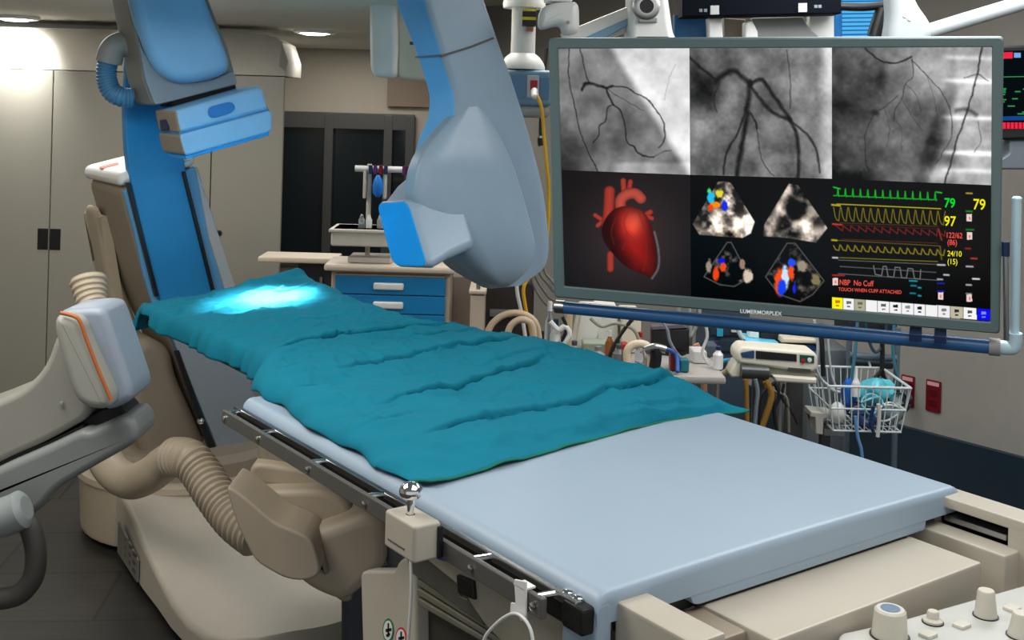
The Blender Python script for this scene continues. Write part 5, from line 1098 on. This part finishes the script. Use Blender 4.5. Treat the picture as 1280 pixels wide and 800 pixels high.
# Y-shaped drip stand
dp = P(862, 440, 4.95); ds = thing('drip_stand', 'steel drip stand with forked top between the display and the slate rack', 'stand', (dp.x, 4.95, 0))
mb = MB(); mb.tube([(dp.x, 4.95, .03), P(863, 420, 4.95)], .010, 10, straight=True); mb.build('pole', STEEL, ds)
for x in (849, 862, 874):
    mb = MB(); mb.tube([P(863, 422, 4.95), P((863+x)/2, 412, 4.95), P(x, 396, 4.95), P(x, 380, 4.95)], .009, 10); mb.build('prong', mat('prong_grey', (176, 178, 178), .3, .5), ds)
mb = MB(); mb.lathe((dp.x, 4.95, 0.0), U, [(0, .075), (.02, .075), (.03, .03), (.05, .02)], 20); mb.build('base', DGREY, ds)
mb = MB(); mb.wb(P(857, 440, 4.9).x, P(871, 440, 4.9).x, 4.9, 5.0, P(862, 464, 4.9).z, P(862, 452, 4.9).z, .006); mb.build('clamp', GREYP, ds)
mb = MB(); mb.tube([P(870, 430, 4.86), P(874, 440, 4.86), P(878, 452, 4.86), P(880, 470, 4.86), P(880, 520, 4.86)], lambda t: .014, 12); tag(mb.build('skin_tone_tube', mat('peach_tube', (190, 140, 104), .5)), 'peach-coloured tube hanging right of the drip stand', 'tube')
mb = MB(); mb.tube([P(874, 452, 4.84), P(879, 464, 4.84)], .022, 12, straight=True); tag(mb.build('tube_clamp', BLACK), 'black clamp gripping the peach-coloured tube', 'clamp')
# slate equipment rack
rk = thing('equipment_rack', 'slate blue equipment rack right of the drip stand', 'rack', P(905, 640, 5.3)); rk.location.z = 0; ORG[rk] = rk.location.copy()
SL = mat('slate_paint', (62, 78, 92), .5)
dbox(884, 938, 380, 5.25, .3, SL, rk, 'body')
for y in (405, 425, 446): mb = MB(); a, b = P(888, y, 5.24), P(934, y, 5.24); mb.wb(a.x, b.x, 5.235, 5.26, a.z-.05, a.z, .003); mb.build('module', mat('module_slate', (44, 62, 80), .4), rk)
for x, y, m, nm in ((900, 415, CYAN, 'cyan'), (893, 432, mat('purple_cap', (90, 30, 100), .5), 'purple'), (918, 410, WHITE, 'white')):
    mb = MB(); a = P(x, y, 5.23); mb.wb(a.x-.014, a.x+.014, 5.225, 5.24, a.z-.02, a.z+.02, .003); mb.build('connector', m, rk)
mb = MB(); mb.tube([P(893, 440, 4.9), P(890, 458, 4.88), P(896, 468, 4.86), P(908, 464, 4.84), P(914, 452, 4.84)], .012, 12); tag(mb.build('ivory_tube', mat('ivory_tube', (200, 188, 160), .5)), 'ivory tube curling in front of the slate rack', 'tube')
mb = MB(); mb.tube([P(902, 452, 4.86), P(912, 450, 4.85), P(922, 452, 4.85)], .009, 10); tag(mb.build('cyan_tube', CYAN), 'cyan tube running into the left side of the infusion pump', 'tube')
# infusion pump on a pole cart
pd_ = 4.55
ip = thing('infusion_pump', 'cream infusion pump with black screen and green and red keys below the monitor', 'pump', P(970, 640, pd_+.1)); ip.location.z = 0; ORG[ip] = ip.location.copy()
CR_ = mat('pump_cream', (226, 220, 202), .4)
mb = MB(); mb.pd([(921, 440), (928, 433), (1018, 440), (1023, 446), (1022, 462), (1016, 466), (985, 463), (924, 455), (920, 450)], pd_, .14, .015, .012, 3); mb.build('upper_housing', CR_, ip)
mb = MB(); mb.pd([(926, 441), (943, 438), (943, 448), (928, 447)], pd_-.004, .02, .002, .004); mb.build('dial_panel', mat('dial_blue', (34, 66, 110), .4), ip)
mb = MB(); mb.pd([(945, 438.5), (996, 443), (996, 452), (945, 448.5)], pd_-.004, .02, .002); mb.build('display', BLACK, ip)
mb = MB(); mb.pd([(1000, 443.5), (1018, 445), (1018, 454), (1000, 453)], pd_-.004, .02, .002); mb.build('key_panel', mat('key_green', (20, 76, 60), .4), ip)
for x, y, m in ((1003.5, 451, RED), (1011.5, 449.5, WHITE)): mb = MB(); a = P(x, y, pd_); mb.lathe((a.x, pd_-.003, a.z), (0, -1, 0), [(0, .009), (.004, .009), (.005, .001)], 14); mb.build('key', m, ip)
mb = MB(); mb.pd([(912, 468), (920, 452), (930, 455), (930, 472), (914, 472)], pd_+.01, .1, .008, .008); mb.build('side_lug', CR_, ip)
mb = MB(); mb.tube([P(926, 464, pd_-.005), P(960, 466, pd_-.005)], .028, 18, straight=True); mb.build('syringe_barrel', mat('barrel_dark', (56, 60, 58), .3), ip)
mb = MB(); mb.pd([(960, 456), (1020, 461), (1020, 476), (960, 472)], pd_+.01, .1, .008, .004); mb.build('syringe_bay', mat('bay_olive_grey', (128, 128, 112), .45), ip)
mb = MB(); mb.pd([(985, 459), (1014, 461), (1014, 465), (985, 463)], pd_+.0, .04, .003); mb.build('plunger', DGREY, ip)
mb = MB(); mb.pd([(965, 469), (1022, 473), (1021, 481), (970, 478)], pd_-.01, .14, .01, .006); mb.build('lower_housing', CR_, ip)
a = P(975, 480, pd_+.1); mb = MB(); mb.tube([(a.x, pd_+.1, .05), (a.x, pd_+.1, a.z+.05)], .02, 14, straight=True); mb.build('pole', STEEL, ip)
mb = MB(); mb.lathe((a.x, pd_+.1, 0), U, [(0, .13), (.03, .13), (.05, .05), (.07, .03)], 24); mb.build('base', DGREY, ip)
fl = thing('folded_tray', 'cream slim tray above the infusion pump with dark clips under it', 'tray', P(1000, 430, 4.75))
mb = MB(); mb.pd([(978, 422), (1024, 424), (1026, 430), (977, 429)], 4.7, .2, .008, .004); mb.build('tray', mat('tray_cream', (206, 196, 176), .4), fl)
mb = MB(); mb.pd([(982, 429), (1022, 431), (1022, 439), (982, 437)], 4.74, .14, .006); mb.build('clip_block', mat('clip_navy', (30, 44, 62), .4), fl)
mb = MB(); mb.pd([(1008, 431), (1018, 432), (1022, 439), (1016, 439)], 4.73, .02, .003); mb.build('blue_clip', mat('clip_blue', (30, 110, 190), .4), fl)
mb = MB(); mb.wb(P(990, 430, 4.8).x, P(1010, 430, 4.8).x, 4.85, 4.89, .02, P(1000, 430, 4.85).z, .006); mb.build('support_post', DGREY, fl)
bp = thing('blue_tray', 'cyan narrow tray left above the infusion pump', 'tray', P(952, 430, 4.75))
mb = MB(); mb.pd([(932, 425), (974, 429), (974, 435), (950, 434), (934, 430)], 4.7, .16, .006, .004); mb.build('tray', mat('tray_cyan', (96, 196, 232), .35), bp)
mb = MB(); mb.pd([(936, 411), (949, 409), (949, 424), (936, 422)], 4.76, .05, .006, .004); mb.build('white_block', WHITE, bp)
mb = MB(); mb.pd([(950, 412), (976, 412), (976, 427), (950, 426)], 4.77, .05, .006, .004); mb.build('black_block', BLACK, bp)
mb = MB(); mb.tube([P(922, 410, 4.74), P(926, 419, 4.74), P(930, 424, 4.74)], .010, 10); mb.build('handle', mat('handle_pale', (190, 210, 214), .4), bp)
mb = MB(); mb.wb(P(945, 430, 4.8).x, P(960, 430, 4.8).x, 4.83, 4.87, .02, P(950, 430, 4.83).z, .006); mb.build('support_post', DGREY, bp)
# hanging tubes and leads under the pump
for px, m, r, lab in (([(932, 474), (933, 490), (934, 540)], MUST, .010, 'mustard tube hanging straight down under the pump’s left end'), ([(944, 474), (947, 490), (945, 512), (942, 550)], mat('steel_lead', (120, 134, 146), .4), .009, 'pale grey tube hanging under the black syringe barrel'),
                    ([(957, 476), (964, 490), (962, 505), (950, 540)], MUST, .013, 'mustard tube slanting under the middle of the pump'), ([(970, 478), (958, 486), (950, 500), (948, 540)], BLACK, .007, 'black lead curving left under the pump'),
                    ([(968, 478), (974, 495), (968, 512), (972, 545)], BLACK, .008, 'black lead hanging under the centre of the pump'), ([(980, 480), (978, 498), (990, 515), (997, 530)], BLACK, .006, 'black lead running right towards the white box'), ([(962, 488), (972, 490), (984, 500), (986, 540)], mat('lead_grey', (120, 116, 104), .5), .006, 'grey lead in the tangle under the pump'),
                    ([(1018, 400), (1022, 430), (1021, 460), (1030, 478), (1042, 488), (1050, 490)], mat('lead_pale', (186, 190, 190), .4), .006, 'pale lead looping right of the pump down to the basket'), ([(1034, 410), (1036, 440), (1040, 470), (1046, 486)], mat('lead_pale', (186, 190, 190), .4), .005, 'pale lead dropping straight into the left of the basket'), ([(1026, 405), (1028, 440), (1029, 470)], BLACK, .010, 'black lead right beside the pump')):
    mb = MB(); mb.tube([P(x, y, 4.52 if px[0][0] < 1000 else 4.7) for x, y in px], r, 10); tag(mb.build('hanging_tube', m), lab.replace('’s', ''), 'tube', 'tubes and leads below the monitor')
# grey stand with wire basket
BD = 4.85
es = thing('equipment_stand', 'grey-blue wheeled equipment stand behind the wire basket', 'stand', P(1070, 640, BD+.3)); es.location.z = 0; ORG[es] = es.location.copy()
TQ = mat('stand_grey_blue', (92, 108, 118), .4)
dbox(1012, 1062, 436, 5.1, .3, mat('stand_panel_grey', (104, 112, 116), .5), es, 'side_cabinet')
mb = MB(); mb.pd([(1058, 395), (1122, 397), (1122, 420), (1058, 418)], 5.05, .2, .01, .008); mb.build('head_unit', mat('head_dark', (30, 36, 42), .5), es)
mb = MB(); mb.tube([P(1062, 444, 5.0), P(1120, 448, 5.0)], .016, 12, straight=True); mb.build('cross_tube', TQ, es)
for x in (1062, 1122):
    a = P(x, 410, 5.02); mb = MB(); mb.tube([(a.x, 5.02, .03), (a.x, 5.02, a.z)], .013, 12, straight=True); mb.build('upright', TQ, es)
mb = MB(); mb.pd([(1060, 452), (1118, 455), (1116, 462), (1062, 460)], 5.02, .06, .006, .004); mb.build('dark_strut', mat('strut_dark', (44, 60, 70), .5), es)
a, b = P(1058, 600, 4.9), P(1126, 600, 4.9); mb = MB(); mb.wb(a.x, b.x, 4.85, 5.3, .02, .07, .015); mb.build('wheel_base', DGREY, es)
for px, m, lab in (([(1102, 405), (1103, 440), (1103, 464), (1108, 478), (1116, 484)], BLACK, 'black cable forking right above the wire basket'), ([(1103, 462), (1094, 472), (1080, 482)], BLACK, 'black cable forking left above the wire basket'), ([(1072, 400), (1070, 430), (1068, 448), (1064, 475)], mat('lead_teal', (60, 120, 140), .5), 'teal lead hanging at the left of the stand'), ([(1118, 405), (1116, 430), (1118, 455), (1122, 470)], mat('lead_teal', (60, 120, 140), .5), 'teal lead hanging at the right of the stand'), ([(1080, 398), (1086, 425), (1094, 440), (1104, 430), (1108, 405)], mat('lead_dark_teal', (34, 66, 80), .5), 'dark teal lead looping under the stand head')):
    mb = MB(); mb.tube([P(x, y, 4.95) for x, y in px], .007 if m is not BLACK else .010, 10); tag(mb.build('stand_lead', m), lab, 'cable', 'leads on the equipment stand')
bs = thing('wire_basket', 'white wire basket full of tubing and blue packs hanging on the equipment stand', 'basket', P(1085, 548, BD))
WIRE = mat('wire_white', (206, 214, 214), .3)
zt_, zb_ = P(1085, 484, 4.62).z, P(1085, 541, 4.62).z
xl, xr_ = P(1036, 480, 4.62).x, P(1139, 480, 4.62).x; bxl, bxr = xl+.03, xr_-.03; y0b, y1b = 4.62, 4.98
def wire(pts, r=.0035): m = MB(); m.tube(pts, r, 6, straight=True); return m
rim = MB()
for z, k in ((zt_, 0), (zt_*.5+zb_*.5, .5), (zb_, 1)):
    a, b = xl+(bxl-xl)*k, xr_+(bxr-xr_)*k; q = [Vector((a, y0b+.02*k, z)), Vector((b, y0b+.02*k, z)), Vector((b, y1b-.02*k, z)), Vector((a, y1b-.02*k, z)), Vector((a, y0b+.02*k, z))]
    for i in range(4): rim.tube([q[i], q[i+1]], .0055 if k == 0 else .004, 8, straight=True)
rim.build('rim', WIRE, bs)
wm = MB()
for i in range(12):
    k = i/11; wm.tube([(xl+(xr_-xl)*k, y0b, zt_), (bxl+(bxr-bxl)*k, y0b+.02, zb_), (bxl+(bxr-bxl)*k, y1b-.02, zb_), (xl+(xr_-xl)*k, y1b, zt_)], .0026, 6, straight=True)
for i in range(5):
    y = y0b+.02+(y1b-y0b-.04)*i/4; wm.tube([(xl, y, zt_), (bxl, y, zb_), (bxr, y, zb_), (xr_, y, zt_)], .0026, 6, straight=True)
wm.build('wire_mesh', WIRE, bs)
mb = MB()
for x in (xl+.05, xr_-.05): mb.tube([(x, y1b, zt_), (x, 5.01, zt_+.02)], .005, 8, straight=True)
mb.build('hook', WIRE, bs)
def blob(px, py, d, rx, ry, rz, m, name, label, cat, seed, amp=.36):
    c = P(px, py, d); mb = MB(); rs = []; n = 18
    for i in range(1, 10):
        a = math.pi*i/10; r_ = []
        for k in range(n):
            b = 2*math.pi*k/n; s = 1+amp*(vnoise(math.cos(b)*2+seed, math.sin(b)*2+a*1.5+seed)-.5)*2
            r_.append(Vector((c.x+rx*s*math.sin(a)*math.cos(b), c.y+ry*s*math.sin(a)*math.sin(b), c.z+rz*s*math.cos(a))))
        rs.append(r_)
    mb.rings(rs); return tag(mb.build(name, m, ang=60), label, cat, 'contents of the wire basket')
blob(1097, 489, 4.78, .075, .07, .055, mat('film_cyan', (90, 190, 205), .25), 'tubing_pack', 'cyan film-wrapped pack on top of the wire basket', 'pack', 3.1)
blob(1061, 492, 4.74, .035, .04, .065, mat('pack_blue', (20, 100, 190), .35), 'tubing_pack', 'deep blue round pack at the left of the wire basket', 'pack', 7.7, .1)
blob(1112, 512, 4.80, .065, .07, .06, mat('film_grey', (150, 166, 172), .25), 'tubing_pack', 'grey clear-wrapped tubing pack at the right of the wire basket', 'pack', 1.9)
blob(1082, 522, 4.76, .05, .06, .04, mat('film_navy', (40, 70, 120), .3), 'tubing_pack', 'navy pack low in the middle of the wire basket', 'pack', 5.2)
blob(1128, 503, 4.84, .03, .05, .07, mat('film_dark', (50, 54, 60), .35), 'tubing_pack', 'dark pack at the right end of the wire basket', 'pack', 9.4)
blob(1047, 516, 4.70, .034, .04, .045, WHITE, 'suction_cup', 'white round suction cup at the lower left of the wire basket', 'cup', 2.4, .06)
for k, (px, py, rad, m, lab) in enumerate(((1090, 506, .045, mat('coil_cyan', (120, 200, 214), .3), 'cyan tubing coil inside the wire basket'), (1110, 516, .05, WHITE, 'white tubing coil inside the wire basket'), (1072, 512, .04, NAVY, 'navy tubing coil inside the wire basket'), (1122, 498, .035, BLACK, 'black tubing coil inside the wire basket'), (1100, 528, .045, mat('coil_grey', (150, 156, 160), .3), 'grey tubing coil low in the wire basket'))):
    c = P(px, py, 4.66+.03*k); mb = MB(); mb.tube([c+Vector((rad*math.cos(a_)*(1+.15*math.sin(3*a_+k)), .035*math.sin(a_*1.3+k), rad*.8*math.sin(a_))) for a_ in [i*.5 for i in range(22)]], .0042, 8, sub=4); tag(mb.build('tubing_coil', m), lab, 'tubing', 'contents of the wire basket')
mb = MB(); a = P(1070, 486, 4.68); mb.lathe(a-U*.03, U, [(0, .018), (.05, .018), (.06, .014), (.075, .006), (.12, .005), (.121, .001)], 14); tag(mb.build('spray_bottle', WHITE), 'small white bottle with a nozzle standing up at the basket rim', 'bottle')
mb = MB(); mb.tube([P(1098, 505, 4.60), P(1099, 520, 4.60), P(1097, 546, 4.60)], .008, 10); tag(mb.build('white_tube', mat('tube_white_grey', (206, 206, 202), .4)), 'white tube with a plug hanging in front of the wire basket', 'tube')
mb = MB(); mb.tube([P(1092, 508, 4.61), P(1088, 528, 4.61), P(1092, 540, 4.61)], .007, 10); tag(mb.build('dark_lead', NAVY), 'navy lead hanging in front of the wire basket', 'cable')
mb = MB(); mb.tube([P(1069, 520, 4.62), P(1072, 545, 4.62), P(1077, 565, 4.62), P(1079, 600, 4.62)], .007, 10); tag(mb.build('blue_tube', mat('tube_blue', (96, 150, 200), .35)), 'light blue tube trailing down below the wire basket', 'tube')
wb_box = thing('suction_holder', 'off-white holder bracket at the lower left of the wire basket', 'holder', P(1025, 545, 4.75))
mb = MB(); mb.pd([(1013, 514), (1042, 517), (1042, 523), (1030, 524), (1029, 544), (1020, 543), (1019, 522), (1013, 521)], 4.72, .1, .006, .004); mb.build('holder', mat('holder_off_white', (204, 202, 190), .4), wb_box)
mb = MB(); mb.pd([(1030, 536), (1056, 538), (1056, 546), (1030, 545)], 4.74, .08, .005, .003); mb.build('foot', GREYP, wb_box)
a = P(1034, 545, 4.78); mb = MB(); mb.wb(a.x-.02, a.x+.02, 4.8, 4.84, .02, a.z+.06, .004); mb.build('post', DGREY, wb_box)
mb = MB(); a = RW(1135, 478)+RWN*.05; mb.tube([a, a-U*.03, a+RWN*.1-U*.06], .03, 12); tag(mb.build('wall_plug', mat('plug_dark_navy', (24, 24, 40), .4)), 'dark plug in the red outlet behind the wire basket', 'plug')

# ================================================================== LIGHT
def area_light(name, loc, size, power, col=(1, 1, 1), aim=None, sy=None, spread=None):
    l = bpy.data.lights.new(name, 'AREA'); l.energy = power; l.color = col; l.size = size
    if sy: l.shape = 'RECTANGLE'; l.size_y = sy
    if spread: l.spread = math.radians(spread)
    o = bpy.data.objects.new(name, l); C.objects.link(o); o.location = loc
    if aim is not None: o.rotation_euler = (Vector(aim)-Vector(loc)).to_track_quat('-Z', 'Y').to_euler()
    return o
def spot(name, loc, aim, power, ang, blend=.3, col=(1, 1, 1), rad=.05):
    l = bpy.data.lights.new(name, 'SPOT'); l.energy = power; l.color = col; l.spot_size = math.radians(ang); l.spot_blend = blend; l.shadow_soft_size = rad
    o = bpy.data.objects.new(name, l); C.objects.link(o); o.location = loc; o.rotation_euler = (Vector(aim)-Vector(loc)).to_track_quat('-Z', 'Y').to_euler(); return o
area_light('ceiling_panel_light', (.9, 1.5, 2.6), 1.6, 26, (1, .98, .95)); area_light('ceiling_panel_light', (1.6, 3.6, 2.6), 1.2, 40, (.97, .99, 1))
area_light('ceiling_panel_light', (-1.6, 2.4, 2.6), 1.4, 46, (1, .97, .92)); area_light('ceiling_panel_light', (1.5, 4.3, 2.6), 1.4, 16, (1, .98, .94))
area_light('ceiling_panel_light', (.1, 5.4, 2.6), .8, 22, (1, .98, .94)); area_light('soffit_fill_light', (-1.9, 5.3, 2.27), .8, 20, (1, .97, .92)); area_light('soffit_fill_light', (-1.2, 8.2, 2.27), .7, 16, (1, .96, .9))  # soffit lights are unseen fills added to brighten the back
spot('downlight_beam', (d1.x, d1.y, 2.25), (d1.x-.1, 6.52, 2.0), 110, 125, 1.0, (1, .99, .95)); spot('downlight_beam', (d2.x, d2.y, 2.25), (d2.x, d2.y, 0), 14, 130, .8, (1, .99, .95))
ex = T(.52, 2.42, 1.15)
spot('examination_beam', T(.62, 2.30, 2.24), ex, 300, 24, .8, (.9, .96, 1), .04)
spot('examination_beam_core', T(.66, 2.36, 2.24), T(.56, 2.43, 1.15), 2000, 16, .85, (1, .95, .93), .03)
wd_ = bpy.data.worlds.new('World'); bpy.context.scene.world = wd_; wd_.use_nodes = True
wd_.node_tree.nodes['Background'].inputs[0].default_value = (.86, .9, .94, 1); wd_.node_tree.nodes['Background'].inputs[1].default_value = .62

# ================================================================== CAMERA
cam = bpy.data.cameras.new('camera'); co = bpy.data.objects.new('camera', cam); C.objects.link(co)
cam.sensor_width = 36; cam.lens = 36*F/1280; cam.shift_y = -(400-134)/1280; cam.clip_start = .05
from mathutils import Matrix
co.matrix_world = Matrix.Translation(CAM) @ Matrix.Rotation(math.pi/2, 4, 'X') @ Matrix.Rotation(RHO, 4, 'Z')
S = bpy.context.scene; S.camera = co
S.view_settings.view_transform = 'Standard'; S.view_settings.look = 'None'; S.view_settings.gamma = 1; S.view_settings.exposure = 0.0; S.view_settings.use_curve_mapping = False
